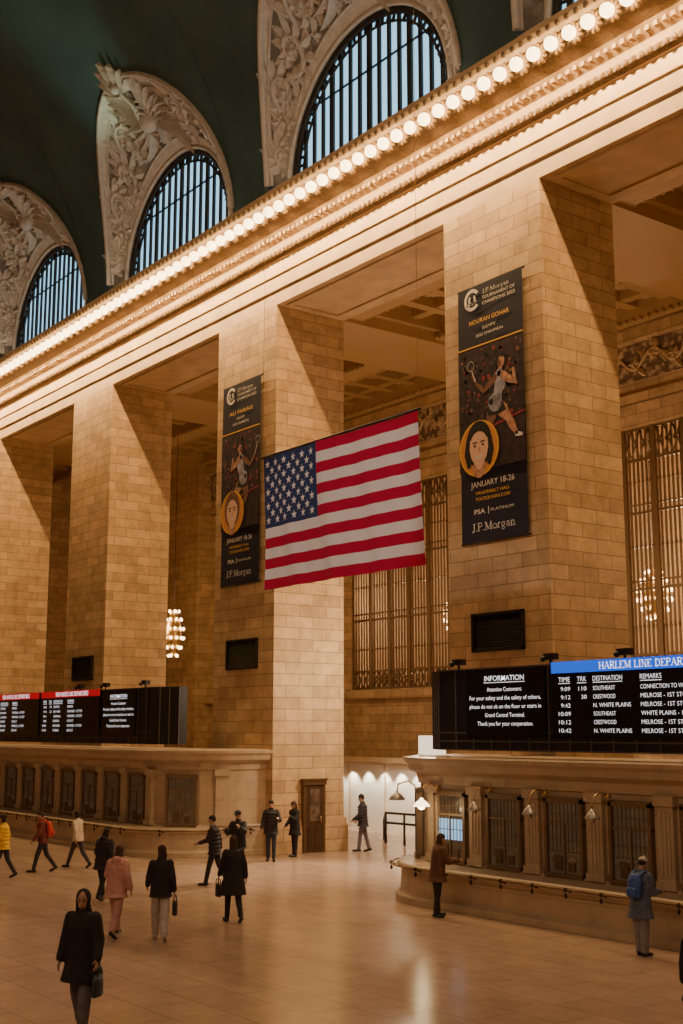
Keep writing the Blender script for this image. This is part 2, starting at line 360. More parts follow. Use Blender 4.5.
for k,c0 in enumerate(cs):
    if c0*S<-66 : continue
    vis = c0*S<-20
    mb=MB(); n=40
    rows=[]
    for i in range(n+1):
        psi=math.pi*i/n; rows.append([shell_pt(c0,psi,j/10) for j in range(11)])
    mb.grid(rows,0,True)
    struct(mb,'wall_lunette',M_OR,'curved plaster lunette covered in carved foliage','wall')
    mb=MB()
    mb.grid([[shell_pt(c0,math.pi*i/n,r,.05) for r in (.86,.9,.96,1.0)] for i in range(n+1)],0,True)
    mb.grid([[shell_pt(c0,math.pi*i/n,r,.05) for r in (0,.05,.11,.15)] for i in range(n+1)],0,True)
    for (r,wd) in ((1.0,.12),(0.0,.10),(.86,.05),(.15,.05)):
        mb.pipe([shell_pt(c0,math.pi*i/n,r,.05) for i in range(n+1)],wd,6)
    for sg in (-1,1):
        mb.box(*sorted((S*(c0+sg*4.25),S*(c0+sg*5.6))),S*23.3,S*23.9,zz(17.9),zz(ZO))
    mb.box(S*(c0-4.2),S*(c0+4.2),S*23.3,S*23.9,zz(17.5),zz(18.2))
    rows=[]
    for i in range(n+1):
        psi=math.pi*i/n
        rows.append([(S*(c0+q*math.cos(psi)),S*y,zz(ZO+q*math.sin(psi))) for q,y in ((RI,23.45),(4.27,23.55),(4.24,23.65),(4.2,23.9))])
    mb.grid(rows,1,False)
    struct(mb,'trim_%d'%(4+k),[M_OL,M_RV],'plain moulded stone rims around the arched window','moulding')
    if vis:
        mb=MB(); random.seed(11+k)
        for sg in (1,-1):
            for (ps,r,d,sz) in ((.42,.54,1,.66),(.70,.50,-1,.74),(.97,.53,1,.56),(1.2,.48,-1,.45),(1.38,.5,1,.3)):
                vine(mb,c0,math.pi/2+sg*(ps+random.uniform(-.03,.03)),r,d*sg,sz*random.uniform(.9,1.1),random.uniform(1.0,1.4))
            for q in range(10):      # wing feathers beside the centre shield
                a=q/9; petal(mb,c0,math.pi/2+sg*.07,.36+.22*a,(0 if sg>0 else math.pi)+sg*(-.5+1.8*a),1.7-.5*a,.15,.45)
            petal(mb,c0,math.pi/2+sg*.02,.2,math.pi/2-sg*.55,1.9,.09,.5); petal(mb,c0,math.pi/2-sg*.02,.2,math.pi/2-sg*.8,1.6,.08,.45)
        for i in range(3):
            mb.pipe([shell_pt(c0,*step(math.pi/2,.47,t*math.pi/12,.66-.17*i),.2+.12*i) for t in range(25)],.075,6)
        mb.ell(shell_pt(c0,math.pi/2,.47,.25),.52,.42,.58,seg=14,ns=8)
        mb.capsule(shell_pt(c0,math.pi/2,.16,.1),shell_pt(c0,math.pi/2,.98,.25),.08,.08,6)
        for q in range(-3,4):
            petal(mb,c0,math.pi/2+q*.015,.84,math.pi/2-q*.36-.2,1.1-.1*abs(q),.18,.42)
            petal(mb,c0,math.pi/2+q*.015,.28,-math.pi/2+q*.36-.2,.4,.12,.25)
        mb.ell(shell_pt(c0,math.pi/2,.93,.3),.26,.24,.26,seg=10,ns=7)
        for q in range(130):
            psi=random.uniform(.06,3.08); r=random.uniform(.24,.76)
            petal(mb,c0,psi,r,random.uniform(0,6.28),random.uniform(.25,.5),random.uniform(.06,.12),random.uniform(.1,.2))
        struct(mb,'trim_%d'%(14+k),M_OL,'carved scrolls, wings and foliage in relief','moulding')
    cx=c0*S; R=4.2*S; zc=zz(ZO); yw=23.62*S
    mb=MB()
    nbars=16
    for i in range(1,nbars):
        xx=-R+2*R*i/nbars; hh=math.sqrt(max(0,R*R-xx*xx)); w=.08 if i%4 else .12
        mb.box(cx+xx-w,cx+xx+w,yw+.04,yw+.12,zz(18.2),zc+hh-.1)
    for hz in (.0,2.5):
        hw=math.sqrt(R*R-hz*hz)-.05; mb.box(cx-hw,cx+hw,yw+.04,yw+.1,zc+hz-.03,zc+hz+.03)
    for rr,tt,y0 in ((R-.1,.13,0),(R-.42,.05,.06)):
        mb.pipe([(cx+rr*math.cos(math.pi*i/40),yw+y0,zc+rr*math.sin(math.pi*i/40)) for i in range(41)],tt,6)
    for i in range(40):
        a=math.pi*(i+.5)/40; mb.capsule((cx+(R-.15)*math.cos(a),yw+.04,zc+(R-.15)*math.sin(a)),(cx+(R-.42)*math.cos(a),yw+.04,zc+(R-.42)*math.sin(a)),.05,.07,5)
    f=struct(mb,'window_%d'%(k+1),M_DK,'arched window with dark iron mullions and pale daylight panes','window')
    g=MB(); pts=[(cx-R,zz(18.1))]+[(cx-R*math.cos(math.pi*i/30),zc+R*math.sin(math.pi*i/30)) for i in range(31)]+[(cx+R,zz(18.1))]
    g.poly(pts,yw+.14); g.obj('glass',M_GLS,parent=f)

# bays behind the piers
mb=MB(); zc=zz(15.7)
mb.box(XW,XE,PB-.2,YB+.6,zc,zc+.4)
for xr in pier_r:
    mb.box(xr-PW,xr,PB-.05,YB,ZS,zc)
    mb.box(xr-PW-.25,xr+.25,PB-.05,YB,ZS+.45,zc)
for yy in (PB+.4,(PB+YB)/2,YB-.4): mb.box(XW,XE,yy-.45,yy+.45,ZS+.15,zc)
for c in centers:
    for q in (-2,-1,0,1,2): mb.box(c+q*1.55-.22,c+q*1.55+.22,PB,YB,zc-.45,zc)
    for yy in [PB+ (YB-PB)*j/6 for j in range(1,6)]: mb.box(c-4.6,c+4.6,yy-.2,yy+.2,zc-.42,zc)
    for yy in (PB+.87,(PB+YB)/2-.52,(PB+YB)/2+.52,YB-.87):
        for q in range(26): mb.ell((c-4.4+q*.35,yy,ZS+.2),.1,.06,.1,seg=6,ns=4)
struct(mb,'ceiling_coffered',M_PT,'coffered stone ceiling with deep beams','ceiling')
mb=MB()
for c in centers:
    for a in range(-2,2):
        for j in range(6):
            xx=c+(a+.5)*1.55; yy=PB+(YB-PB)*(j+.5)/6
            mb.lathe((xx,yy,zc-.12),[(.05,-.1),(.3,-.05),(.38,.1)],8)
            for q in range(8):
                an=q*math.pi/4; mb.capsule((xx+.1*math.cos(an),yy+.1*math.sin(an),zc-.2),(xx+.36*math.cos(an),yy+.36*math.sin(an),zc-.12),.05,.07,5)
struct(mb,'trim_25',M_PL,'carved rosettes in the ceiling coffers','moulding')
# back wall with grille windows
zg0,zg1=zz(1.85),zz(11.06)
mb=MB()
mb.box(XW,XE,YB,YB+.5,0,zg0); mb.box(XW,XE,YB,YB+.5,zg1,zc)
for xr in pier_r:
    x0,x1=xr-PW-.25,xr+.25
    mb.box(x0,x1,YB-.05,YB+.5,zg0,zg1)
    mb.box(xr-PW+.1,xr-.1,YB-.9,YB,0,ZS)
mb.box(XW,XE,YB-.35,YB,zg0-.45,zg0-.1)
mb.box(XW,XE,YB-.2,YB,zg1+.9,zg1+1.25)
mb.box(XW,XE,YB-.5,YB,ZS-.4,ZS+.1)
struct(mb,'wall_north',M_ST,'tan ashlar back wall behind the piers','wall')
mb=MB(); mb.box(XW,XE,YB-.12,YB+.02,zz(12.9)-.1,zz(14.2),0)
random.seed(3)
def fleaf(mb,x,z,an,ln,w):
    L=[];C=[];Rr=[]
    for t,ww in ((0,.3),(.35,1),(.7,.8),(1,.05)):
        a=an+.6*t; px=x+ln*t*math.cos(an+.3*t); pz=z+ln*t*math.sin(an+.3*t)
        L.append((px-w*ww*math.sin(a),YB-.13,pz+w*ww*math.cos(a))); Rr.append((px+w*ww*math.sin(a),YB-.13,pz-w*ww*math.cos(a))); C.append((px,YB-.27,pz))
    mb.grid([L,C,Rr],1,False)
for c in centers:
    if c>-8: continue
    zm=zz(13.5)
    mb.pipe([(c-4.3+.1*i,YB-.18,zm+.33*math.sin(i*.1*math.pi/.95)) for i in range(87)],.06,5,1)
    for i in range(0,87,3):
        x=c-4.3+.1*i; z=zm+.33*math.sin(i*.1*math.pi/.95); up=1 if (i//3)%2 else -1
        fleaf(mb,x,z,up*random.uniform(.7,1.9),random.uniform(.35,.55),.11)
    for q in range(9):
        x=c-3.8+.95*q; z=zm-.1*(1 if q%2 else -1)
        for i in range(6): fleaf(mb,x,z,i*1.05+q,.25,.08)
struct(mb,'trim_26',[M_FR,M_PL],'carved foliage frieze high on the back wall','moulding')
for i,c in enumerate(centers):
    if c>-8: continue
    hw=4.15*S; mb=MB(); y=YB+.2
    nb2=42
    for k in range(nb2+1):
        xx=c-hw+2*hw*k/nb2; w=.04 if k%7 else .1
        mb.box(xx-w,xx+w,y-.03-(0 if k%7 else .08),y+.03,zg0,zg1)
        if k%7: 
            for z in (zg0+1.9,zg0+4.9,zg0+7.4): mb.lathe((xx,y,z),[(.03,-.12),(.075,0),(.03,.12)],6)
    for z,w in ((zg0,.1),(zg0+.85,.05),(zg0+3.3,.05),(zg0+3.6,.03),(zg0+6.2,.05),(zg0+6.5,.03),(zg1-1.25,.06),(zg1,.1)):
        mb.box(c-hw,c+hw,y-.07,y+.04,z-w,z+w)
    for (z0,z1) in ((zg0+.08,zg0+.82),(zg1-1.2,zg1-.08)):
        nL=22
        for k in range(nL):
            xa=c-hw+2*hw*k/nL; xb=c-hw+2*hw*(k+1)/nL
            mb.rod((xa,y-.05,z0),(xb,y-.05,z1),.03,4); mb.rod((xa,y-.05,z1),(xb,y-.05,z0),.03,4)
            mb.pipe([((xa+xb)/2+.13*math.cos(t*.7),y-.07,(z0+z1)/2+.13*math.sin(t*.7)) for t in range(10)],.03,4)
    struct(mb,'window_%d'%(20+i),M_BZ,'tall bronze grille window with dense vertical bars','window')
mb=MB(); mb.box(XW,XE,45.5,46,0,22); struct(mb,'wall_far',M_PL,'pale stone wall of the hall beyond the grilles','wall')
mb=MB(); mb.box(XW,XE,YB+.5,46,19.5,20); struct(mb,'ceiling_far',M_PL,'plain ceiling of the hall beyond the grilles','ceiling')

# white lit partition in passage
mb=MB(); px0,px1=-46.5,-33.4; mb.box(px0,px1,33.2,33.5,0,2.75,0); mb.box(px0-.05,px1+.05,33.0,33.6,2.75,2.95,1)
for q in range(6): mb.box(px0+.05+q*2.45,px0+.11+q*2.45,33.17,33.2,0,2.75,1)
struct(mb,'wall_partition',[M_WW,M_PL],'low white lit partition wall with stone coping','wall')

# ---------------------------------------------------------------- ticket booths
YF=19.9*S; RB=2.4*S
XC={1:-22.65*S,-1:-37.45*S}
def booth_path(side):
    xc=XC[side]
    pts=[]
    pts.append(((xc-side*RB,D+.0),(-side,0)))
    pts.append(((xc-side*RB,YF+RB),(-side,0)))
    for i in range(1,13):
        a=math.pi/2*i/12; nx,ny=-side*math.cos(a),-math.sin(a)
        pts.append(((xc+nx*RB,YF+RB+ny*RB),(nx,ny)))
    pts.append(((xc+side*22.0 if side>0 else -68.0,YF),(0,-1)))
    return xc,pts
def ofk(o,n): return o*(.10+.90*abs(n[1])**1.6) if o>.46 else o
bprof=[(0,0),(.85,0),(.85,.16),(.74,.2),(.70,.26),(.66,.72),(.70,.76),(.78,.80),(.80,.88),(.76,.92),(.12,.95),(.1,1.0),(0,1.02),(0,2.78),(.06,2.80),(.08,2.92),(.10,3.02),(.2,3.08),(.3,3.12),(.34,3.26),(.42,3.34),(.44,3.42),(.1,3.46),(-2.2,3.46)]
M_LET=mat('incised_letters',(.2,.14,.09),.7)
for side in (1,-1):
    xc,pts=booth_path(side)
    B=empty('ticket_booth',(xc,YF,0),'pale stone ticket counter with rounded end, windows and cornice','ticket booth')
    mb=MB(); rows=[[(p[0]+n[0]*ofk(o,n),p[1]+n[1]*ofk(o,n),z) for o,z in bprof] for p,n in pts]
    mb.grid(rows if side<0 else rows[::-1],0,False)
    mb.obj('body',M_BO,parent=B)
    wins=[]
    wc=[-17.5,-19.35,-21.2,-23.05,-15.65,-13.8]
    for w in wc:
        xx=w if side>0 else -62.2-w
        wins.append((xx,YF,0))
    if side<0:
        for q in range(4): wins.append((-62.2+12.0-1.84*q+0,YF,0))
    a=math.radians(52); wins.append((xc-side*RB*math.cos(a),YF+RB-RB*math.sin(a),-side*(90-52)))
    for wi,(xx,yy,rot) in enumerate(wins):
        ca=math.radians(rot); M=Matrix.Translation((xx,yy,0))@Matrix.Rotation(ca,4,'Z')
        def place(mbx): mbx.v=[tuple(M@Vector(v)) for v in mbx.v]
        mb=MB(); w=.56
        for s2 in (-1,1): mb.box(min(s2*w,s2*(w-.08)),max(s2*w,s2*(w-.08)),-.13,.02,1.0,2.62)
        mb.box(-w,w,-.13,.02,2.54,2.66); mb.box(-w,w,-.16,.02,.98,1.06)
        mb.box(-w,w,-.11,.02,2.08,2.13); mb.box(-.02,.02,-.1,0,1.06,2.1)
        place(mb); f=mb.obj('ticket_window',M_WF,parent=B)
        g=MB(); g.box(-w+.08,w-.08,-.05,-.03,1.06,2.54); place(g); g.obj('glass',M_DG,parent=f)
        g=MB()
        for q in range(9): g.box(-w+.1+q*.115,-w+.112+q*.115,-.09,-.075,1.5,2.54)
        for q in (1.5,1.75,2.3): g.box(-w+.08,w-.08,-.092,-.073,q,q+.015)
        for s2 in (-1,1): g.pipe([(s2*.2+.17*math.cos(t*.4),-.09,1.28+.17*math.sin(t*.4)) for t in range(9)],.008,4)
        g.box(-.3,-.08,-.1,-.06,1.1,1.42); g.box(.1,.3,-.1,-.06,1.1,1.3)
        place(g); g.obj('grille',M_GR,parent=f)
        if side>0 and wi==3:
            g=MB(); g.box(-.4,.4,-.072,-.06,1.5,2.0); g.box(-.4,-.1,-.073,-.06,1.12,1.4); place(g); g.obj('screen',M_MON,parent=f,label='glowing bluish screen behind the glass')
        if rot==0:
            mb=MB(); p0=.92
            mb.box(p0-.2,p0+.2,-.12,.02,1.0,2.72); mb.box(p0-.25,p0+.25,-.18,.02,2.6,2.8); mb.box(p0-.25,p0+.25,-.17,.02,.98,1.14)
            for q in (-.1,0,.1): mb.box(p0+q-.02,p0+q+.02,-.14,-.1,1.25,2.5)
            place(mb); mb.obj('pilaster',M_BO,parent=B)
    for aa in (22,82):
        a=math.radians(aa); M=Matrix.Translation((xc-side*RB*math.cos(a),YF+RB-RB*math.sin(a),0))@Matrix.Rotation(math.radians(-side*(90-aa)),4,'Z')
        mb=MB(); mb.box(-.2,.2,-.12,.03,1.0,2.72); mb.box(-.25,.25,-.18,.03,2.6,2.8); mb.box(-.25,.25,-.17,.03,.98,1.14)
        mb.v=[tuple(M@Vector(v)) for v in mb.v]; mb.obj('pilaster',M_BO,parent=B)
    mb=MB(); rp=[(p[0]+n[0]*(ofk(.8,n)+.14),p[1]+n[1]*(ofk(.8,n)+.14),.86) for p,n in pts[1:]]
    fine=[]
    for q in range(len(rp)-1): fine.append(rp[q])
    end=rp[-1]; last=rp[-2]; nn=int(abs(end[0]-last[0])/.95)
    for q in range(nn): fine.append((last[0]+(end[0]-last[0])*q/nn,last[1],.86))
    mb.pipe(fine,.022,6); rl=mb.obj('rail',M_RL,parent=B,label='thin aged brass hand rail')
    for q,p in enumerate(fine):
        if q>=12 or q%4==0:
            mb=MB(); mb.rod((p[0],p[1],.86),(p[0],p[1]+.16,.80),.02,5); mb.ell((p[0],p[1],.86),.05,.05,.05,seg=6,ns=4); mb.ell((p[0],p[1],.74),.035,.035,.06,seg=6,ns=4)
            mb.obj('rail_bracket',M_DK,parent=rl)
    if side<0:
        mb=MB(); text(mb,'FOREIGN EXCHANGE',0,0,0,.13,2.2,'C')
        a=math.radians(60); M=Matrix.Translation((xc-side*RB*math.cos(a)+.11*1,YF+RB-RB*math.sin(a)-.16,2.9))@Matrix.Rotation(math.radians(-side*(90-60)),4,'Z')
        mb.v=[tuple(M@Vector(v)) for v in mb.v]; mb.obj('lettering',M_LET,parent=B)
# counter lamps
lampx=[(-23.35,1),(-21.5,0),(-19.75,0),(-17.95,0)]
for i,(x,lit) in enumerate(lampx):
    y=YF-.02; E=empty('counter_lamp',(x,y,2.75),'small %s counter lamp on a curved brass arm'%('glowing' if lit else 'unlit metal'),'lamp','lamps above the ticket windows')
    mb=MB(); mb.pipe([(x,y-.2,2.75),(x,y-.4,2.82),(x,y-.6,2.78),(x,y-.7,2.6),(x,y-.7,2.45)],.014,6); mb.lathe((x,y-.2,2.75),[(.06,-.05),(.07,0),(.03,.05)],8); mb.obj('arm',M_BR,parent=E,origin=(x,y,2.75))
    k=.8 if not lit else 1
    mb=MB(); mb.lathe((x,y-.7,2.3),[(.2*k,0),(.19*k,.03),(.13*k,.1),(.06,.15),(.03,.2)],16); mb.obj('lamp_shade',M_SHADE if lit else M_SH2,parent=E,origin=(x,y,2.75))
    mb=MB(); mb.ell((x,y-.7,2.29),.09*k,.09*k,.07,seg=10,ns=6); mb.obj('bulb',M_BULB2 if lit else M_SH2,parent=E,origin=(x,y,2.75))
x,y=-25.75,21.3; E=empty('counter_lamp',(x+.4,y,2.6),'domed metal lamp hanging on a curved brass arm','lamp')
mb=MB(); mb.pipe([(x+.5,y,2.6),(x+.2,y-.1,2.8),(x-.1,y-.2,2.7),(x-.15,y-.2,2.5)],.02,6); mb.obj('arm',M_BR,parent=E,origin=(x+.4,y,2.6))
mb=MB(); mb.lathe((x-.15,y-.2,2.3),[(.22,0),(.2,.05),(.13,.13),(.05,.18),(.03,.22)],16); mb.obj('lamp_shade',M_SH2,parent=E,origin=(x+.4,y,2.6))
mb=MB(); mb.box(-25.6,-24.85,21.6,21.9,3.47,3.95); mb.obj('light_box',mat('light_box_white',(.9,.85,.75),.4,emis=(1,.85,.6),es=1.3),origin=(-25.2,21.7,3.47),label='small glowing white box standing on the counter roof',cat='light box')

# ---------------------------------------------------------------- departure boards
zb0,zb1=zz(-.49)+.02,zz(1.42)
def board(side):
    C=-30.2*S
    f=lambda x: x*S if side>0 else (2*C-x*S)
    y=20.0*S
    xa=f(-22.9); xb=f(-5.0) if side>0 else -60.0
    x0,x1=min(xa,xb),max(xa,xb)
    E=empty('departure_board',(xa,y,zb0),'long black electronic train departure board on the counter roof','departure board')
    mb=MB(); mb.box(x0,x1,y,y+.35,zb0,zb1)
    xe=f(-23.8); yo=y+.6
    mb.add([(xa,y,zb0),(xe,yo,zb0),(xe,yo+.3,zb0),(xa,y+.35,zb0),(xa,y,zb1),(xe,yo,zb1),(xe,yo+.3,zb1),(xa,y+.35,zb1)],[(0,1,2,3),(4,5,6,7),(0,1,5,4),(1,2,6,5),(2,3,7,6)])
    mb.obj('housing',M_BK,parent=E)
    mb=MB()
    xx=x0
    while xx<x1: mb.box(xx-.015,xx+.015,y-.03,y,zb0,zb1); xx+=.62
    for z in (zb0+.02,zb0+.22,zb0+.42,zb1-.02): mb.box(x0,x1,y-.025,y,z-.015,z+.015)
    for t in (.33,.66,1): 
        px,py=xa+(xe-xa)*t,y+(yo-y)*t; mb.box(px-.015,px+.015,py-.03,py,zb0,zb1)
    mb.obj('frame',mat('frame_grey',(.09,.08,.075),.5),parent=E)
    def screen(a,b,z0,z1,kind,hdr=None):
        a,b=min(a,b),max(a,b); yy=y-.05
        mb=MB(); mb.box(a,b,yy,y,z0,z1); sc=mb.obj('screen',M_SC,parent=E)
        t=MB(); w=b-a; mid=(a+b)/2; e=yy-.006; h=z1-z0
        if kind=='info':
            text(t,'INFORMATION',mid,e,z1-.165*h,.075*h,.50*w,'C',bold=.005)
            t.box(mid-.26*w,mid+.26*w,e,e+.002,z1-.195*h,z1-.187*h)
            for q,(s,fw) in enumerate((('Attention Customers:',.44),('For your safety and the safety of others,',.90),('please do not sit on the floor or stairs in',.90),('Grand Central Terminal.',.50),('Thank you for your cooperation.',.70))):
                text(t,s,mid,e,z1-(.32+.125*q)*h,.060*h,fw*w,'C',bold=-.004)
            t.obj('screen_text',M_WH,parent=sc)
        else:
            hh=MB(); hh.box(a,b,e,e+.004,z1-.15*h,z1); hd=hh.obj('header',M_BL if hdr=='b' else M_RD,parent=sc)
            ht=MB(); serif(ht,'HARLEM LINE DEPARTURES' if hdr=='b' else 'NEW HAVEN LINE DEPARTURES',a+.54*w,e-.004,z1-.12*h,.09*h,.55*w,'C'); ht.obj('header_text',M_WH,parent=hd)
            cx=[.04,.145,.23,.475]
            for s,q,ww in zip(('TIME','TRK','DESTINATION','REMARKS'),cx,(.065,.05,.155,.105)):
                text(t,s,a+q*w,e,z1-.265*h,.062*h,ww*w,'L',bold=-.006)
                t.box(a+q*w,a+(q+ww)*w,e,e+.002,z1-.29*h,z1-.282*h)
            R=[('9:09','110','SOUTHEAST','CONNECTION TO WASSAIC'),('9:12','30','CRESTWOOD','MELROSE - 1ST STOP'),('9:42','','N. WHITE PLAINS','MELROSE - 1ST STOP'),('10:09','','SOUTHEAST','WHITE PLAINS - 1ST STOP'),('10:12','','CRESTWOOD','MELROSE - 1ST STOP'),('10:42','','N. WHITE PLAINS','MELROSE - 1ST STOP')]
            if hdr!='b': R=[('9:06','19','STAMFORD','EXPRESS'),('9:10','21','NEW HAVEN','STAMFORD - 1ST STOP'),('9:34','','S. NORWALK','STAMFORD - 1ST STOP'),('9:40','','STAMFORD','125TH ST'),('10:04','','NEW HAVEN','STAMFORD - 1ST STOP'),('10:10','','STAMFORD','125TH ST')]
            for r,row in enumerate(R):
                zl=z1-(.385+.108*r)*h
                for j,s in enumerate(row):
                    if not s: continue
                    if j<2: text(t,s,a+(cx[j]+(.065 if j==0 else .05))*w,e,zl,.054*h,(.0145*len(s)-(.005 if ':' in s else 0))*w,'R',bold=-.008)
                    else: text(t,s,a+cx[j]*w,e,zl,.054*h,(len(s)*.0130*w),'L',bold=-.008)
            t.obj('screen_text',M_WH,parent=sc)
    i0,i1=f(-21.9),f(-19.35)
    screen(i0,i1,zb0+.3,zb1-.06,'info')
    screen(f(-19.15),f(-14.0),zb0+.3,zb1+.03,'dep','b' if side>0 else 'r')
    if side<0: screen(f(-13.8),f(-8.7),zb0+.3,zb1+.03,'dep','r')
    else: screen(f(-13.8),f(-8.7),zb0+.3,zb1+.03,'dep','b')
    for q in (-22.3,-19.3,-17.2):
        x=f(q); zt=zb1+.005; mb=MB(); mb.box(x-.16,x+.16,y+.02,y+.2,zt+.1,zt+.24); mb.rod((x,y+.1,zt),(x,y+.1,zt+.12),.03); mb.ell((x-.12,y-.02,zt+.12),.07,.07,.07,seg=8,ns=5)
        mb.obj('security_camera',M_BK,origin=(x,y+.1,zt),label='small black camera mounted on the departure board',cat='camera',group='cameras on the departure boards')
board(1); board(-1)

# ---------------------------------------------------------------- banners, vents
M_NV=mat('banner_navy',(.010,.010,.026),.7,var=.2,vscale=4)
M_BP=mat('banner_photo_dark',(.028,.012,.018),.7,var=.8,vscale=4)
M_WT=mat('print_white',(.75,.7,.65),.7); M_GO=mat('print_gold',(.8,.45,.08),.7)
M_OG=mat('print_orange',(.66,.29,.09),.7); M_SK1=mat('print_skin',(.46,.24,.16),.7,var=.5,vscale=7); M_SK2=mat('print_skin_dark',(.20,.09,.06),.7,var=.4,vscale=7)
M_PW=mat('print_grey_shirt',(.30,.30,.38),.7,var=.6,vscale=5); M_PR=mat('print_red',(.28,.03,.04),.7); M_PBK=mat('print_black',(.01,.01,.01),.7)
M_CR=mat('print_crowd',(.10,.05,.05),.7,var=.6,vscale=12)
M_FC=mat('print_face',(.78,.50,.38),.7)
BM=[M_WT,M_GO,M_OG,M_SK1,M_SK2,M_PW,M_PR,M_PBK,M_CR,M_FC]
def ring(cx,cz,r,n=24,sx=1): return [(cx+r*sx*math.cos(2*math.pi*i/n),cz+r*math.sin(2*math.pi*i/n)) for i in range(n)]
def arcband(mb,cx,cz,r0,r1,a0,a1,y,mi,n=16):
    P=[(cx+r0*math.cos(a0+(a1-a0)*i/n),cz+r0*math.sin(a0+(a1-a0)*i/n)) for i in range(n+1)]
    Q=[(cx+r1*math.cos(a0+(a1-a0)*i/n),cz+r1*math.sin(a0+(a1-a0)*i/n)) for i in range(n+1)]
    for i in range(n): mb.poly([P[i],P[i+1],Q[i+1],Q[i]],y,mi)
def limb2(mb,pts,y,mi):
    L=[];Rr=[]; n=len(pts)
    for i,(p,w) in enumerate(pts):
        a=Vector(pts[max(i-1,0)][0]); b=Vector(pts[min(i+1,n-1)][0]); d=(b-a).normalized(); nn=Vector((-d.y,d.x)); p=Vector(p)
        L.append(p+nn*w); Rr.append(p-nn*w)
    for i in range(n-1): mb.poly([tuple(L[i]),tuple(L[i+1]),tuple(Rr[i+1]),tuple(Rr[i])],y,mi)
    for i in (0,n-1): mb.poly(ring(pts[i][0][0],pts[i][0][1],pts[i][1],10),y-.0006,mi)
def stroke(mb,p,q,w0,w1,y,mi): limb2(mb,[(p,w0),(q,w1)],y,mi)
def banner(x0,w,zt,zb,name1,l3,var):
    y=D-.14; h=zt-zb
    E=empty('banner',(x0+w/2,y,zb),'tall dark tournament banner with %s and portrait disc'%('a player in grey' if var else 'a lunging player'),'banner')
    mb=MB(); rows=[[(x0+w*i/6,y+.012*math.sin(i*1.1+j*.4),zb+h*j/16) for i in range(7)] for j in range(17)]
    mb.grid(rows,0,True); mb.obj('cloth',M_NV,parent=E)
    mb=MB(); 
    for z in (zb,zt): mb.rod((x0-.05,y+.04,z),(x0+w+.05,y+.04,z),.035)
    mb.obj('pole',M_DK,parent=E)
    mb=MB(); e=y-.03; mb.box(x0,x0+w,e,e+.004,zb+.27*h,zb+.755*h); ph=mb.obj('photo_panel',M_BP,parent=E)
    e=y-.036; X=lambda t:x0+w*t; Z=lambda t:zb+h*t
    mb=MB()
    arcband(mb,X(.24),Z(.945),.085*w,.125*w,.6,5.6,e,0); arcband(mb,X(.24),Z(.945),.03*w,.06*w,2.2,7.2,e,0)
    stroke(mb,(X(.14),Z(.925)),(X(.3),Z(.935)),.015*w,.01*w,e,0)
    mb.obj('emblem',BM,parent=E)
    mb=MB()
    serif(mb,'J.P.Morgan',X(.4),e,Z(.955),.017*h,.42*w)
    text(mb,'TOURNAMENT OF',X(.4),e,Z(.933),.013*h,.5*w,bold=.005)
    text(mb,'CHAMPIONS 2023',X(.4),e,Z(.911),.013*h,.5*w,bold=.005)
    text(mb,name1,X(.5),e,Z(.845),.017*h,.62*w,'C',mi=1,bold=.015)
    text(mb,'EGYPT',X(.5),e,Z(.815),.011*h,.2*w,'C',bold=.01); text(mb,l3,X(.5),e,Z(.79),.011*h,.42*w,'C',bold=.01)
    mb.box(X(.0),X(1),e,e+.003,Z(.752),Z(.758),1)
    text(mb,'JANUARY 18-26',X(.5),e,Z(.207),.022*h,.66*w,'C',mi=0,bold=.005)
    text(mb,'VANDERBILT HALL',X(.5),e,Z(.178),.012*h,.52*w,'C',mi=1,bold=.01)
    text(mb,'TOCSQUASH.COM',X(.5),e,Z(.155),.012*h,.52*w,'C',mi=1,bold=.01)
    text(mb,'PSA',X(.3),e,Z(.105),.018*h,.17*w,'C',bold=.02); mb.box(X(.43),X(.44),e,e+.003,Z(.1),Z(.128),0); text(mb,'PLATINUM',X(.64),e,Z(.108),.011*h,.34*w,'C')
    serif(mb,'J.P.Morgan',X(.5),e,Z(.04),.03*h,.66*w,'C')
    mb.obj('lettering',BM,parent=E)
    mb=MB()
    random.seed(7+var)
    for q in range(150):
        rx=random.uniform(.03,.97);rz=random.uniform(.46,.74); mb.poly(ring(X(rx),Z(rz),random.uniform(.012,.03)*w,7),e+.003,random.choice((8,8,4,6,7,7)))
    mb.poly([(X(0),Z(.40)),(X(1),Z(.46)),(X(1),Z(.452)),(X(0),Z(.392))],e+.002,6)
    f=1 if var else -1; bx=.58
    P=lambda a,b:(X(bx+f*a),Z(b))
    k=w*.062; ee=e-.002
    limb2(mb,[(P(.02,.5),k*1.3),(P(.11,.475),k*1.25),(P(.18,.445),k*.75),(P(.24,.41),k*.8),(P(.3,.378),k*.35)],ee,3); stroke(mb,P(.3,.374),P(.37,.368),k*.45,k*.3,ee,0)
    limb2(mb,[(P(-.03,.5),k*1.3),(P(-.07,.465),k*1.2),(P(-.1,.43),k*.75),(P(-.06,.405),k*.75),(P(.0,.385),k*.35)],ee,4)
    mb.poly([P(-.12,.525),P(.1,.52),P(.15,.475),P(.02,.465),P(-.12,.47)],ee-.001,7)
    limb2(mb,[(P(-.01,.515),k*1.7),(P(.0,.545),k*1.5),(P(.03,.58),k*2.0),(P(.05,.612),k*1.7),(P(.06,.622),k*.8)],ee-.002,5)
    limb2(mb,[(P(-.07,.52),k*.6),(P(-.06,.545),k*.5),(P(-.05,.58),k*.6),(P(-.03,.605),k*.4)],ee-.0025,7)
    limb2(mb,[(P(.12,.61),k*.75),(P(.22,.585),k*.65),(P(.3,.565),k*.5),(P(.27,.62),k*.35)],ee-.003,3)
    limb2(mb,[(P(-.02,.61),k*.75),(P(-.12,.585),k*.62),(P(-.18,.57),k*.5),(P(-.3,.61),k*.32)],ee-.003,4)
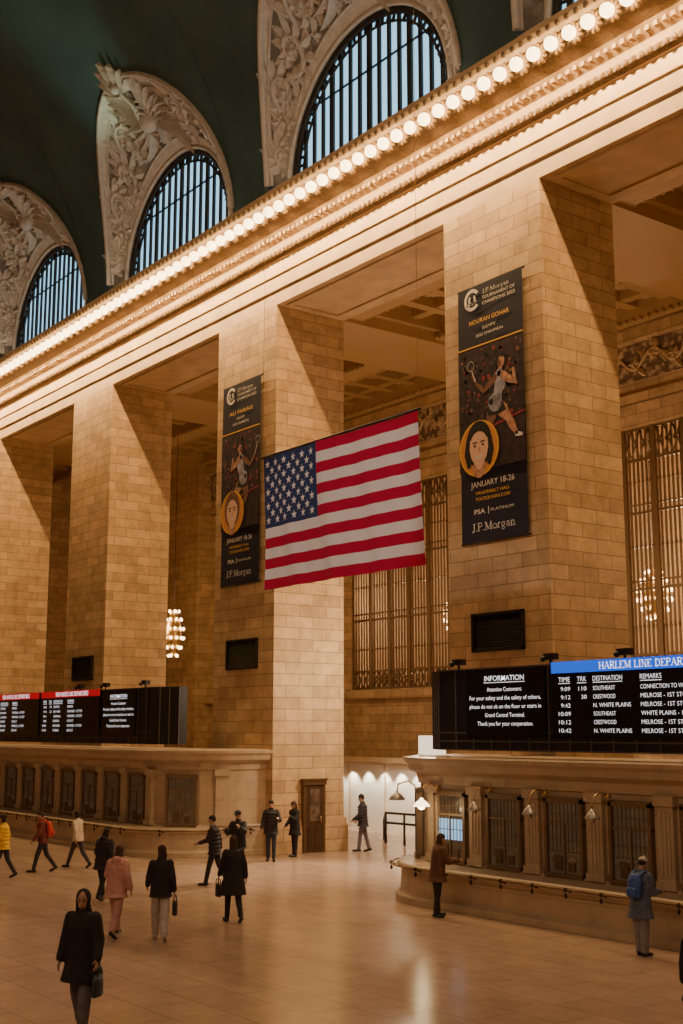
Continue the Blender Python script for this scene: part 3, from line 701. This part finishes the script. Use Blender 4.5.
    stroke(mb,P(-.3,.61),P(-.36,.66),k*.10,k*.10,ee-.003,0); arcband(mb,P(-.38,.683)[0],P(-.38,.683)[1],.05*w,.055*w,0,6.283,ee-.003,0)
    stroke(mb,P(.06,.62),P(.08,.645),k*.55,k*.5,ee-.002,3)
    mb.poly(ring(*P(.09,.667),.07*w,16,.8),ee-.004,3); mb.poly(ring(*P(.07,.66),.04*w,12,.7),ee-.0045,4); arcband(mb,*P(.085,.674),.03*w,.08*w,.4,3.3,ee-.005,7,8)
    stroke(mb,P(.02,.67),P(-.05,.62),k*.5,k*.25,ee-.0055,7)
    mb.obj('player_picture',BM,parent=ph)
    mb=MB(); g=1.12
    dc=(X(.31),Z(.355)); ww=w*g; mb.poly(ring(*dc,.27*ww,30),ee-.006,2); arcband(mb,*dc,.255*ww,.275*ww,0,6.283,ee-.007,1,24)
    mb.poly(ring(dc[0],dc[1]+.04*ww,.23*ww,24,.78),ee-.008,7 if var else 4)
    if var:
        for s2 in (-1,1): limb2(mb,[((dc[0]+s2*.14*ww,dc[1]+.08*ww),.04*ww),((dc[0]+s2*.16*ww,dc[1]-.04*ww),.045*ww),((dc[0]+s2*.14*ww,dc[1]-.15*ww),.03*ww)],ee-.0085,7)
    stroke(mb,(dc[0],dc[1]-.1*ww),(dc[0],dc[1]-.2*ww),.07*ww,.09*ww,ee-.009,3)
    limb2(mb,[((dc[0],dc[1]+.15*ww),.06*ww),((dc[0],dc[1]+.10*ww),.12*ww),((dc[0],dc[1]),.13*ww),((dc[0],dc[1]-.09*ww),.105*ww),((dc[0],dc[1]-.16*ww),.05*ww)],ee-.010,9)
    arcband(mb,dc[0],dc[1]+.05*ww,.115*ww,.175*ww,.35,2.79,ee-.0115,7 if var else 4,10)
    for s2 in (-1,1):
        mb.poly(ring(dc[0]+s2*.055*ww,dc[1]+.03*ww,.015*ww,10),ee-.012,7); stroke(mb,(dc[0]+s2*.03*ww,dc[1]+.06*ww),(dc[0]+s2*.085*ww,dc[1]+.062*ww),.008*ww,.005*ww,ee-.012,7)
    stroke(mb,(dc[0],dc[1]+.01*ww),(dc[0]+.012*ww,dc[1]-.03*ww),.006*ww,.010*ww,ee-.012,3)
    arcband(mb,dc[0],dc[1]-.05*ww,.035*ww,.055*ww,3.5,5.9,ee-.012,0,8)
    mb.obj('portrait_disc',BM,parent=ph)
banner(-25.15*S,2.55*S,zz(12.25),zz(5.0),'NOURAN GOHAR','2022 CHAMPION',1)
banner((-25.25-12.65)*S,2.5*S,zz(12.25),zz(5.0),'ALI FARAG','2022 CHAMPION',0)
for k in range(4):
    x0=(-24.9-12.65*k)*S; x1=x0+1.95*S
    mb=MB(); y=D
    for (a,b,c,d) in ((x0,x1,2.05,2.12),(x0,x1,3.01,3.08)): mb.box(a,b,y-.1,y+.02,zz(c),zz(d))
    mb.box(x0,x0+.08,y-.1,y+.02,zz(2.05),zz(3.08)); mb.box(x1-.08,x1,y-.1,y+.02,zz(2.05),zz(3.08))
    mb.box(x0,x1,y-.02,y+.02,zz(2.05),zz(3.08))
    for q in range(12):
        z=zz(2.14)+q*.075; mb.add([(x0+.08,y-.09,z),(x1-.08,y-.09,z),(x1-.08,y-.03,z+.05),(x0+.08,y-.03,z+.05)],[(0,1,2,3)])
    mb.obj('vent_grille',M_DK,origin=((x0+x1)/2,D,zz(2.05)),label='dark rectangular louvred vent grille in a stone pier',cat='vent',group='vent grilles on the piers')

# ---------------------------------------------------------------- flag
FY=17.0; fx0,fx1,fz1,fz0=-26.2,-20.05,10.93,7.55
def fp(u,v):
    z=fz0+(fz1-fz0)*v+.008*math.sin(u*7)*(1-v)
    d=.06*math.sin(u*8+v*1.5)*(1-v*.6)+.035*math.sin(u*21+2*v)*(1-v*.5)+.018*math.sin(u*47+v*5)*(1-v*.4)
    x=fx0+(fx1-fx0)*u+.02*math.sin(u*9+1)*(1-v)
    return Vector((x+.12*(1-v),FY+d,z))
E=empty('flag',((fx0+fx1)/2,FY,fz0),'large red, white and blue stars and stripes flag hanging free','flag')
mb=MB(); nu,nv=90,52; vs=[fp(i/nu,j/nv) for j in range(nv+1) for i in range(nu+1)]
for j in range(nv):
    for i in range(nu):
        st=int(j/4); mi=0 if st%2==0 else 1
        if j>=24 and i<36*.97: mi=2
        o=j*(nu+1)+i; mb.f.append([o,o+1,o+nu+2,o+nu+1]); mb.m.append(mi); mb.sm.append(True)
mb.v=[tuple(v) for v in vs]
def cloth(name,c):
    return mat(name,c,.9,bump=.05,bscale=60)
M_FR1=cloth('flag_red',(.50,.004,.05)); M_FW=cloth('flag_white',(.84,.80,.82)); M_FB=cloth('flag_blue',(.03,.05,.15))
mb.obj('cloth',[M_FR1,M_FW,M_FB],parent=E)
mb=MB()
for r in range(9):
    n=6 if r%2==0 else 5
    for q in range(n):
        u=(.033+.066*(q if n==6 else q+.5))*.97; v=1-(.0538*(r+1))
        for s3 in (-1,1):
            P=[fp(u,v)+Vector((0,s3*.02,0))]
            for t in range(10):
                a=math.pi/2+t*math.pi/5; rr=.115 if t%2==0 else .046
                uu=u+rr*math.cos(a)/(fx1-fx0); vv=v+rr*math.sin(a)/(fz1-fz0); P.append(fp(uu,vv)+Vector((0,s3*.02,0)))
            mb.add(P,[(0,1+t,1+(t+1)%10) for t in range(10)])
mb.obj('stars',M_FW,parent=E)
mb=MB(); mb.rod((fx0-.1,FY,fz1+.03),(fx1+.1,FY,fz1+.03),.03); mb.obj('pole',M_DK,parent=E)
mb=MB()
for xx in (fx0,fx1): mb.rod((xx,FY,fz1),(xx,FY,zz(VZ+VB*math.sqrt(1-((FY/S-VY)/VA)**2))),.006,4)
mb.obj('cord',M_BR,parent=E)

# ---------------------------------------------------------------- chandeliers
def chandelier(x,y,z,sc=1.0,top=zc,wd=1.0):
    E=empty('chandelier',(x,y,z),'gilded melon shaped chandelier ringed with bare glowing bulbs','chandelier','chandeliers in the side bays')
    mb=MB(); mb.lathe((x,y,z),[(.03,-1.1*sc),(.1,-1.05*sc),(.3*wd,-.8*sc),(.5*wd,-.4*sc),(.58*wd,0),(.5*wd,.4*sc),(.3*wd,.8*sc),(.1,1.0*sc),(.05,1.2*sc)],14); mb.obj('body',M_BR,parent=E,origin=(x,y,z))
    mb=MB(); mb.rod((x,y,z+1.1*sc),(x,y,top),.015); mb.obj('chain',M_DK,parent=E,origin=(x,y,z))
    for zl,r,n in ((-.95,.22,5),(-.6,.45,8),(-.2,.62,11),(.2,.62,11),(.6,.45,8),(.95,.24,5)):
        for k in range(n):
            a=2*math.pi*k/n+zl; bm=MB(); p=(x+(r*wd+.08)*math.cos(a),y+(r*wd+.08)*math.sin(a),z+zl*sc)
            bm.ell(p,.075,.075,.09,seg=8,ns=5); bm.obj('bulb',M_BULB2,parent=E,origin=(x,y,z))
    return E
chandelier(-56.8,31.5,9.0,1.2,zc,.72); chandelier(-33.4,41.0,9.6,top=19.5); chandelier(-45.5,41.0,9.6,top=19.5)

# door in pier side
px=-34.6*S; E=empty('door_1',(px,24.9,0),'dark wooden door with glass panel set in the pier','door'); E['kind']='structure'
y0,y1=24.95,25.65
M_DF=mat('bronze_door_frame',(.16,.095,.045),.4,metal=.5)
mb=MB(); mb.box(px,px+.14,y0-.10,y0,0,2.3); mb.box(px,px+.14,y1,y1+.10,0,2.3); mb.box(px,px+.18,y0-.13,y1+.13,2.25,2.4); mb.box(px,px+.22,y0-.16,y1+.16,2.4,2.46); mb.obj('frame',M_DF,parent=E)
mb=MB(); mb.box(px,px+.13,y0,y1,0,2.25)
mb.box(px+.12,px+.145,y0+.10,(y0+y1)/2-.04,.15,.9); mb.box(px+.12,px+.145,(y0+y1)/2+.04,y1-.10,.15,.9)
mb.obj('door_leaf',M_WD,parent=E)
mb=MB(); mb.box(px+.125,px+.145,y0+.15,y1-.15,1.05,2.1); mb.obj('glass',mat('door_poster',(.15,.10,.07),.3,var=.6,vscale=5),parent=E)
mb=MB(); mb.rod((px+.2,y1-.12,1.0),(px+.2,y1-.12,1.2),.02); mb.obj('handle',M_BR,parent=E)
# ramp hand rail in the passage
E=empty('handrail',(-36,29.6,0),'dark metal ramp handrail with posts','handrail')
mb=MB(); 
for dz in (0,-.35): mb.pipe([(-38.1,30.4,.75+dz*.7),(-37.0,29.6,1.08+dz),(-33.5,29.3,1.12+dz),(-31,29.2,1.12+dz)],.045)
for (x,y,z) in ((-38.1,30.4,.75),(-37.0,29.6,1.08),(-35.8,29.5,1.09),(-34.6,29.4,1.1),(-33.2,29.3,1.1),(-31.5,29.2,1.1)): mb.rod((x,y,0),(x,y,z),.045)
mb.obj('rail',M_DK,parent=E)

# ---------------------------------------------------------------- people
def remesh(mb,name,voxel,m,parent,it=2,origin=(0,0,0)):
    me=bpy.data.meshes.new('tmp'); me.from_pydata(mb.v,[],mb.f); ob=bpy.data.objects.new('tmp',me); COL.objects.link(ob)
    r=ob.modifiers.new('r','REMESH'); r.mode='VOXEL'; r.voxel_size=voxel
    s=ob.modifiers.new('s','SMOOTH'); s.iterations=it; s.factor=.5
    dg=bpy.context.evaluated_depsgraph_get(); me2=bpy.data.meshes.new_from_object(ob.evaluated_get(dg)); me2.name=name
    bpy.data.objects.remove(ob); bpy.data.meshes.remove(me)
    me2.materials.clear(); me2.materials.append(m)
    me2.polygons.foreach_set('use_smooth',[True]*len(me2.polygons))
    o=bpy.data.objects.new(name,me2); COL.objects.link(o); o.parent=parent
    return o
_mc={}
def cm(c,r=.8):
    if c not in _mc: _mc[c]=mat('fabric_%d'%len(_mc),c,r,var=.2,vscale=8,bump=.3,bscale=14)
    return _mc[c]
M_LIP=mat('lips',(.34,.12,.10),.5); M_BROW=mat('brow_hair',(.03,.02,.015),.8)
def person(label,pos,head,H=1.72,legs=((0,0),(0,0)),arms=((5,8,12),(5,8,12)),lean=2,hy=0,hp=0,coat=(.02,.02,.02),clen=.0,trou=(.02,.02,.025),
           hair=(.02,.012,.008),hairlen=0,hood=False,cap=None,skin=(.5,.3,.2),shoe=(.02,.02,.02),wide=1.0,pack=None,bag=None,skirtw=1.0,bulk=1.06,scarf=None,puff=0):
    V=Vector; rd=math.radians
    E=empty('person',(pos[0],pos[1],0),label,'person'); E.rotation_euler=(0,0,rd(head-90))
    P={}
    L1,L2=.245*H,.245*H
    for s in (-1,1):
        th,kn=[rd(a) for a in legs[0 if s<0 else 1]]
        hip=V((s*.052*H,0,-.01*H)); kne=hip+V((0,math.sin(th),-math.cos(th)))*L1; t2=th-kn
        ank=kne+V((0,math.sin(t2),-math.cos(t2)))*L2
        pit=min(0,t2)*.8 if kn>rd(12) or t2<0 else 0
        R=Matrix.Rotation(pit,3,'X')
        heel=ank+R@V((0,-.022*H,-.028*H)); toe=ank+R@V((s*.012*H,.105*H,-.034*H)); 
        P[s]=(hip,kne,ank,heel,toe)
    low=min(min(P[s][3].z-.018*H,P[s][4].z-.012*H) for s in P); pz=-low
    for s in P: P[s]=[p+V((0,0,pz)) for p in P[s]]
    pel=V((0,0,pz)); U=Matrix.Rotation(-rd(lean),3,'X')
    up=lambda x,y,z: pel+U@V((x*H,y*H,z*H))
    Hc=up(0,.016,.428); HR=U@Matrix.Rotation(rd(hy),3,'Z')@Matrix.Rotation(-rd(hp),3,'X')
    hd=lambda x,y,z: Hc+HR@V((x*H,y*H,z*H))
    A={}
    for s in (-1,1):
        f,o,fl=[rd(a) for a in arms[0 if s<0 else 1]]
        sh=up(s*.096,0,.296)
        d=U@V((s*math.sin(o),math.sin(f)*math.cos(o),-math.cos(f)*math.cos(o)))
        el=sh+d*.165*H
        f2=f+fl; d2=U@V((s*math.sin(o)*(1-fl*.9),math.sin(f2),-math.cos(f2))).normalized()
        wr=el+d2*.142*H; A[s]=(sh,el,wr,d2)
    b=MB()
    def ringrow(c,rx,ry,R=U,n=20): return [c+R@V((rx*H*math.cos(2*math.pi*i/n),ry*H*math.sin(2*math.pi*i/n),0)) for i in range(n)]
    b.loft([ringrow(up(0,0,z),rx,ry) for z,rx,ry in ((-.045,.07,.045),(0,.09,.058),(.1,.078,.052),(.2,.088,.058),(.27,.090,.055),(.31,.065,.042),(.34,.036,.034))])
    b.capsule(up(0,0,.31),hd(0,-.01,-.02),.034*H,.032*H)
    b.ell(hd(0,-.004,.008),.0425*H,.052*H,.062*H,HR); b.ell(hd(0,.012,-.03),.033*H,.037*H,.037*H,HR)
    b.capsule(hd(0,.046,.006),hd(0,.060,-.016),.006*H,.009*H,8); 
    for s in (-1,1): b.ell(hd(s*.044,-.002,-.006),.006*H,.012*H,.019*H,HR,seg=8,ns=6)
    b.capsule(hd(-.012,.045,-.037),hd(.012,.045,-.037),.006*H,.006*H,8)
    for s in (-1,1):
        hip,kn,an,he,to=P[s]
        b.capsule(hip,kn,.048*H,.031*H); b.capsule(kn,kn.lerp(an,.35),.030*H,.031*H); b.capsule(kn.lerp(an,.3),an,.031*H,.021*H); b.capsule(he,to,.018*H,.013*H); b.capsule(an,he,.021*H,.018*H)
        sh,el,wr,d2=A[s]
        b.capsule(sh,el,.029*H,.022*H); b.capsule(el,wr,.022*H,.0155*H)
        side=U@V((0,1,0)); side=(side-d2*side.dot(d2)).normalized(); inn=V((-s,0,0)); inn=(inn-d2*inn.dot(d2)-side*inn.dot(side)).normalized()
        for q in (-1.2,-.4,.4,1.2): b.capsule(wr+d2*.008*H+side*q*.006*H,wr+d2*.052*H+side*q*.0105*H,.0095*H,.0075*H,8)
        for q,ln in ((1.35,.040),(.45,.046),(-.45,.043),(-1.35,.034)):
            a0=wr+d2*.053*H+side*q*.0105*H; a1=a0+(d2*.9+inn*.25)*ln*.5*H; a2=a1+(d2*.7+inn*.65)*ln*.5*H
            b.capsule(a0,a1,.0056*H,.0052*H,7); b.capsule(a1,a2,.0052*H,.0045*H,7)
        t0=wr+d2*.018*H+side*.014*H; t1=t0+(d2*.6+side*.65+inn*.3)*.028*H; t2_=t1+(d2*.8+side*.2+inn*.4)*.022*H
        b.capsule(t0,t1,.0078*H,.0062*H,7); b.capsule(t1,t2_,.0062*H,.005*H,7)
    remesh(b,'body',.0088,cm(skin,.55),E,1)
    t=MB()
    t.loft([ringrow(up(0,0,z),rx,ry) for z,rx,ry in ((-.055,.06,.05),(-.02,.098,.068),(.06,.092,.064),(.08,.088,.06))])
    for s in (-1,1):
        hip,kn,an,he,to=P[s]; w=wide
        t.capsule(hip,kn,.057*H,.042*H*w); t.capsule(kn,an+V((0,0,.01*H)),.042*H*w,.033*H*w)
        for q in (.55,.7,.84,.95):
            p=kn.lerp(an,q); t.ell(p+V((0,.006*H,0)),.036*H*w,.036*H*w,.012*H,seg=10,ns=6)
    remesh(t,'trousers',.014,cm(trou),E,2)
    for s in (-1,1):
        hip,kn,an,he,to=P[s]; q=MB(); q.capsule(he,to,.026*H,.021*H); q.capsule(an,he,.025*H,.026*H); q.capsule(he.lerp(to,.5),to,.026*H,.022*H)
        q.v=[(v[0],v[1],max(v[2],.0)) for v in q.v]
        remesh(q,'shoe',.012,cm(shoe,.5),E,1)
    k=bulk
    c=MB()
    rows=[(.348,.036,.038),(.335,.048,.043),(.318,.078,.052),(.295,.100,.062),(.24,.106,.072),(.12,.100,.072),(0,.108,.080)]
    rows=[ringrow(up(0,0,z),rx*k,ry*k) for z,rx,ry in rows]
    rows.append(ringrow(pel+V((0,0,-.05*H)),.11*skirtw*k,.084*k,Matrix.Identity(3)))
    if clen>0:
        for q in (.33,.66,1): rows.append(ringrow(pel+V((0,.0,(-.05-clen*q)*H)),(.11+.022*q)*skirtw*k,(.086+.02*q)*k,Matrix.Identity(3)))
    c.loft(rows)
    for s in (-1,1):
        sh,el,wr,d2=A[s]; c.capsule(sh,el,.041*H*k,.037*H*k); c.capsule(el,wr-d2*.005*H,.037*H*k,.028*H*k)
        for q in (.1,.3,.55,.8): c.ell(el.lerp(wr,q),.034*H*k,.034*H*k,.014*H,seg=10,ns=6)
        if puff:
            for q in (.1,.4,.7,1.0): c.ell(sh.lerp(el,q),.049*H*k,.049*H*k,.02*H,seg=12,ns=6)
            for q in (.3,.65,.95): c.ell(el.lerp(wr,q),.043*H*k,.043*H*k,.018*H,seg=12,ns=6)
    if puff:
        for z in (.27,.21,.15,.09,.03,-.03): c.ell(up(0,0,z),.118*H*k,.088*H*k,.034*H,U,seg=18,ns=6)
    c.loft([ringrow(up(0,-.004,z),rx,ry,n=16) for z,rx,ry in ((.31,.058,.05),(.345,.050,.047),(.368,.045,.045))])
    if hood and hood!='up': c.ell(up(0,-.055,.335),.062*H,.04*H,.04*H,U)
    remesh(c,'coat',.015,cm(coat),E,2)
    if scarf:
        q=MB(); 
        q.loft([ringrow(up(0,.004,z),rx,ry,n=16) for z,rx,ry in ((.325,.055,.052),(.34,.062,.06),(.36,.056,.055),(.372,.045,.045))]); remesh(q,'scarf',.012,cm(scarf),E,2)
    if hood=='up':
        q=MB(); q.ell(hd(0,-.030,.012),.058*H,.054*H,.070*H,HR); q.loft([ringrow(p,rx,ry,n=16) for p,rx,ry in ((up(0,-.02,.31),.075,.055),(hd(0,-.03,-.05),.055,.045),(hd(0,-.03,0),.05,.045))]); remesh(q,'hood',.012,cm(coat),E,2)
        q=MB(); q.ell(hd(0,-.012,.020),.0475*H,.052*H,.053*H,HR)
        for s in (-1,1): q.capsule(hd(s*.042,.006,.01),hd(s*.044,.016,-.09),.011*H,.011*H)
        remesh(q,'hair',.012,cm(hair),E,2)
    else:
        q=MB(); q.ell(hd(0,-.012,.016),.048*H,.052*H,.060*H,HR); q.ell(hd(0,.006,.035),.043*H,.046*H,.036*H,HR)
        if hairlen: 
            q.loft([ringrow(p,rx,ry,n=14) for p,rx,ry in ((hd(0,-.022,.0),.046,.036),(hd(0,-.03,-.05),.047,.028),(hd(0,-.034,-.05)-V((0,.01,hairlen*H)),.036,.018))])
            for s in (-1,1): q.capsule(hd(s*.04,-.008,.01),hd(s*.041,-.006,-.06),.012*H,.010*H)
        remesh(q,'hair',.011,cm(hair),E,2)
    if cap:
        q=MB(); q.ell(hd(0,-.006,.034),.053*H,.060*H,.042*H,HR); 
        if cap[1]: q.capsule(hd(-.018,.05,.03),hd(-.012,.085,.024),.010*H,.007*H); q.capsule(hd(.018,.05,.03),hd(.012,.085,.024),.010*H,.007*H); q.capsule(hd(0,.05,.03),hd(0,.088,.024),.010*H,.008*H)
        else: q.ell(hd(0,-.01,.078),.014*H,.014*H,.014*H,HR,seg=10,ns=6)
        remesh(q,'cap' if cap[1] else 'knitted_hat',.011,cm(cap[0]),E,2)
    for s in (-1,1):
        q=MB(); q.ell(hd(s*.0165,.0455,.004),.0062*H,.005*H,.0042*H,HR,seg=8,ns=5); o=q.obj('eye',M_PBK); o.parent=E
        q=MB(); q.capsule(hd(s*.008,.049,.016),hd(s*.026,.044,.016),.0022*H,.0018*H,6); o=q.obj('eyebrow',M_BROW); o.parent=E
    q=MB(); q.capsule(hd(-.011,.050,-.037),hd(.011,.050,-.037),.0028*H,.0028*H,6); o=q.obj('mouth',M_LIP); o.parent=E
    W=Matrix.Translation((pos[0],pos[1],0))@Matrix.Rotation(rd(head-90),4,'Z')
    if pack:
        q=MB(); rowsb=[]
        for z,rx,ry in ((.05,.06,.03),(.065,.082,.045),(.15,.088,.055),(.25,.082,.05),(.30,.065,.04),(.315,.04,.02)): rowsb.append(ringrow(up(0,-.125,z),rx,ry,n=18))
        q.loft(rowsb); q.loft([ringrow(up(0,-.18,z),rx,ry,n=14) for z,rx,ry in ((.07,.05,.02),(.08,.062,.026),(.15,.062,.026),(.16,.05,.02))])
        for s in (-1,1): q.pipe([up(s*.05,-.1,.29),up(s*.062,-.05,.345),up(s*.066,.02,.34),up(s*.07,.085,.26),up(s*.085,.05,.16),up(s*.075,-.08,.09)],.012*H,6)
        q.v=[tuple(W@Vector(v)) for v in q.v]; cpt=W@up(0,-.125,.05)
        q.obj('backpack',cm(pack,.6),origin=cpt,label='%s backpack worn on the shoulders of a %s'%(('red','walker') if pack[0]>pack[2] else ('blue','waiting customer')),cat='backpack')
    if bag:
        s,bc=bag; wr=A[s][2]; q=MB(); c0=wr+V((s*.02,0,-.17*H))
        q.loft([[c0+V((rx*math.cos(2*math.pi*i/16)*.35*1.0,rx*math.sin(2*math.pi*i/16),z)) for i in range(16)] for rx,z in ((.13,-.17),(.16,-.15),(.155,0),(.135,.1))])
        for k in (-1,1): q.pipe([c0+V((k*.03,-.09,.1)),c0+V((k*.02,-.06,.2)),wr+V((0,0,-.06*H)),c0+V((k*.02,.06,.2)),c0+V((k*.03,.09,.1))],.009,6)
        q.v=[tuple(W@Vector(v)) for v in q.v]; cpt=W@(c0+V((0,0,-.17)))
        q.obj('handbag',cm(bc,.5),origin=cpt,label='dark soft handbag hanging from a hand',cat='bag')
    return E
BKc=(.018,.015,.018)
person('person in a black hooded coat and grey trousers, carrying a bag',(-16.5,7.85),-48,1.82,((14,6),(-10,14)),((8,14,25),(0,14,18)),2,12,6,BKc,.11,(.13,.12,.15),hood='up',bag=(-1,(.03,.045,.06)),hair=(.015,.01,.01),bulk=1.27,wide=1.3)
person('person in a pink hooded sweatshirt and pink trousers walking away',(-23.67,11.95),128,1.72,((22,5),(-14,20)),((25,22,50),(-10,18,30)),6,10,12,(.55,.29,.27),.04,(.50,.28,.27),hair=(.05,.025,.012),hood=True,hairlen=.02,wide=1.25,bulk=1.22)
person('person in a black jacket and pale grey trousers walking away',(-22.82,12.5),150,1.76,((18,8),(-16,18)),((18,14,30),(-12,12,15)),3,30,5,BKc,.02,(.44,.40,.40),hairlen=.05,wide=1.3,bag=(1,(.02,.02,.02)),shoe=(.4,.36,.34),bulk=1.12,hair=(.05,.025,.015))
person('person in a dark puffy coat walking away across the hall',(-28.9,14.2),120,1.64,((15,5),(-12,16)),((10,14,40),(-5,14,20)),9,0,12,(.028,.022,.028),.06,BKc,hairlen=.03,bulk=1.2,puff=1,hood=True)
person('person in a cream jacket and dark trousers walking briskly',(-35.9,16.8),205,1.64,((24,4),(-18,22)),((-18,8,15),(22,8,30)),5,0,0,(.62,.52,.42),0,(.05,.04,.05),hairlen=.02,bulk=1.12)
person('person in dark clothes carrying a red backpack',(-35.5,15.5),240,1.68,((20,8),(-16,20)),((15,8,30),(-12,8,20)),6,0,0,(.14,.03,.03),0,(.03,.03,.045),pack=(.5,.04,.03),bulk=1.1)
person('person in a bright yellow jacket and dark trousers walking',(-34.75,14.0),225,1.67,((18,4),(-14,18)),((10,10,50),(-10,8,20)),3,0,0,(.75,.46,.03),.02,(.03,.03,.04),hairlen=.02,bulk=1.1,puff=1)
person('person in black jacket and trousers striding past',(-29.66,17.85),222,1.76,((16,5),(-14,16)),((20,12,55),(-15,10,15)),4,0,5,BKc,.03,(.02,.02,.03),bulk=1.1,scarf=(.25,.2,.17),puff=1)
person('person in black jacket and cap holding up both hands',(-30.3,19.0),-60,1.80,((3,0),(-4,3)),((45,22,80),(30,16,90)),2,0,10,BKc,.02,BKc,cap=((.015,.015,.02),True),bulk=1.2)
person('person in a long black coat walking away with a small bag',(-23.95,14.9),165,1.73,((12,6),(-12,16)),((12,12,25),(-8,14,15)),3,0,4,BKc,.17,BKc,hairlen=.05,bag=(-1,(.015,.015,.015)),skirtw=1.15,bulk=1.15,hair=(.06,.03,.018))
person('person in a black jacket standing facing the hall',(-34.1,22.6),-35,1.80,((5,0),(-4,2)),((20,18,85),(5,14,30)),0,0,8,BKc,.04,(.03,.035,.05),bulk=1.12,puff=1)
person('person in black coat and boots standing sideways',(-34.8,24.0),-85,1.70,((4,0),(-3,0)),((30,12,90),(5,10,40)),2,-20,12,BKc,.10,BKc,hairlen=.07,bulk=1.1,hair=(.08,.04,.02))
person('person in a dark jacket and slate trousers waiting by the rail',(-34.75,26.8),225,1.82,((10,3),(-10,6)),((10,10,45),(5,8,40)),2,0,8,(.035,.03,.04),.04,(.16,.15,.19),bulk=1.15,cap=((.02,.02,.03),False),puff=1)
person('person in a brown jacket waiting at the ticket counter',(-21.85,18.95),75,1.72,((3,0),(-5,3)),((35,12,60),(30,12,70)),6,-10,5,(.13,.06,.035),.06,(.03,.02,.02),hairlen=.05,hair=(.06,.03,.02),bulk=1.22)
person('person in a blue-grey coat with a blue backpack at the counter',(-15.95,18.8),95,1.68,((3,0),(-3,0)),((20,10,70),(15,10,80)),8,0,15,(.10,.12,.19),.10,(.24,.23,.26),cap=((.45,.4,.37),False),pack=(.04,.10,.38),bulk=1.2,wide=1.35)
person('person in bulky black clothing standing',(-10.60,13.6),120,1.66,((3,0),(-3,0)),((5,10,20),(5,10,20)),2,0,5,BKc,.08,BKc,bulk=1.2)

# ---------------------------------------------------------------- lights
def light(kind,name,loc,power,color,size=None,sizey=None,target=None,spot=None,radius=None,blend=.8):
    l=bpy.data.lights.new(name,kind); l.energy=power; l.color=color
    if kind=='AREA':
        l.shape='RECTANGLE'; l.size=size; l.size_y=sizey
    if radius: l.shadow_soft_size=radius
    if spot: l.spot_size=math.radians(spot); l.spot_blend=blend
    o=bpy.data.objects.new(name,l); COL.objects.link(o); o.location=loc
    if target: o.rotation_euler=(Vector(target)-Vector(loc)).to_track_quat('-Z','Y').to_euler()
    return o
WARM=(1,.62,.28)
for x in blights:
    y=(23-1.3)*S; z=zz(16.95)
    light('SPOT','cornice_lamp',(x,y,z),430,WARM,radius=.06,spot=155,blend=.45,target=(x,y+.5,z-1))
light('AREA','opposite_cornice_lamp',(-14,YS+1.5,20.5),2700,(1,.66,.40),44,1.0,target=(-20,D,7))
light('AREA','hall_fill',(-20,8,33),900,(1,.68,.42),44,4,target=(-20,11,0))  # added overhead fill, not a fixture of the hall
for x in (-16.5,-30,-43,-56): light('AREA','cove_lamp',(x*S,22.3*S,zz(18.3)),115,(1,.84,.64),10,.2,target=(x*S,20*S,zz(26)))
light('SPOT','vault_spot',(-43.6*S,21.3*S,zz(18.4)),1100,(.55,1,.82),target=(-44.2*S,19.7*S,zz(26.6)),spot=44,blend=1,radius=.2)
for c in centers:
    if c>-12 or c<-66: continue
    light('POINT','bay_lamp',(c,30.5,9.5),330,WARM,radius=.5)
light('POINT','passage_lamp',(-31.8,27.0,6.0),1000,(1,.76,.50),radius=.4)
light('SPOT','floor_pool_fill',(-33.0,30.0,11.0),11000,(1,.78,.55),target=(-31.0,21.4,0),spot=36,blend=1,radius=.4)  # added to strengthen the bright floor pool in front of the passage
light('SPOT','partition_fill',(-37.5,29.0,8.5),1500,(1,.86,.68),target=(-38.5,33.2,1.2),spot=60,blend=1,radius=.2)  # added fill on the white partition, besides its own washers
light('SPOT','flag_fill',(-14,-6,22),6500,(1,.88,.80),target=(-23.1,17,9.2),spot=16,blend=.6,radius=.3)  # added fill aimed at the flag alone, no real spotlight
for q in range(11): light('SPOT','wall_washer',(-44.8+q*1.1,32.78,2.6),140,(1,.88,.68),target=(-44.8+q*1.1,33.2,1.2),spot=85,radius=.04,blend=.5)
for x in (-60,-45,-32,-20): light('POINT','far_hall_lamp',(x,41.5,11),1100,(1,.72,.46),radius=.5)
light('POINT','booth_lamp',(-23.35,YF-.75,2.2),22,(1,.75,.42),radius=.08)
w=bpy.data.worlds.new('world'); scene.world=w; w.use_nodes=True; w.node_tree.nodes['Background'].inputs[0].default_value=(.9,.75,.6,1); w.node_tree.nodes['Background'].inputs[1].default_value=.03

for o in bpy.data.objects:
    if '_o' in o: del o['_o']
# ---------------------------------------------------------------- camera
cam=bpy.data.cameras.new('camera'); co=bpy.data.objects.new('camera',cam); COL.objects.link(co); scene.camera=co
co.location=(0,0,CH); cam.sensor_fit='VERTICAL'; cam.sensor_height=36; cam.lens=1245/1024*36; cam.clip_end=300; cam.clip_start=.05
th=math.radians(9.93); ph=math.radians(36.68)
d=Vector((-math.cos(ph)*math.cos(th),math.sin(ph)*math.cos(th),math.sin(th)))
co.rotation_euler=d.to_track_quat('-Z','Y').to_euler()
print('OBJ',len(bpy.data.objects))
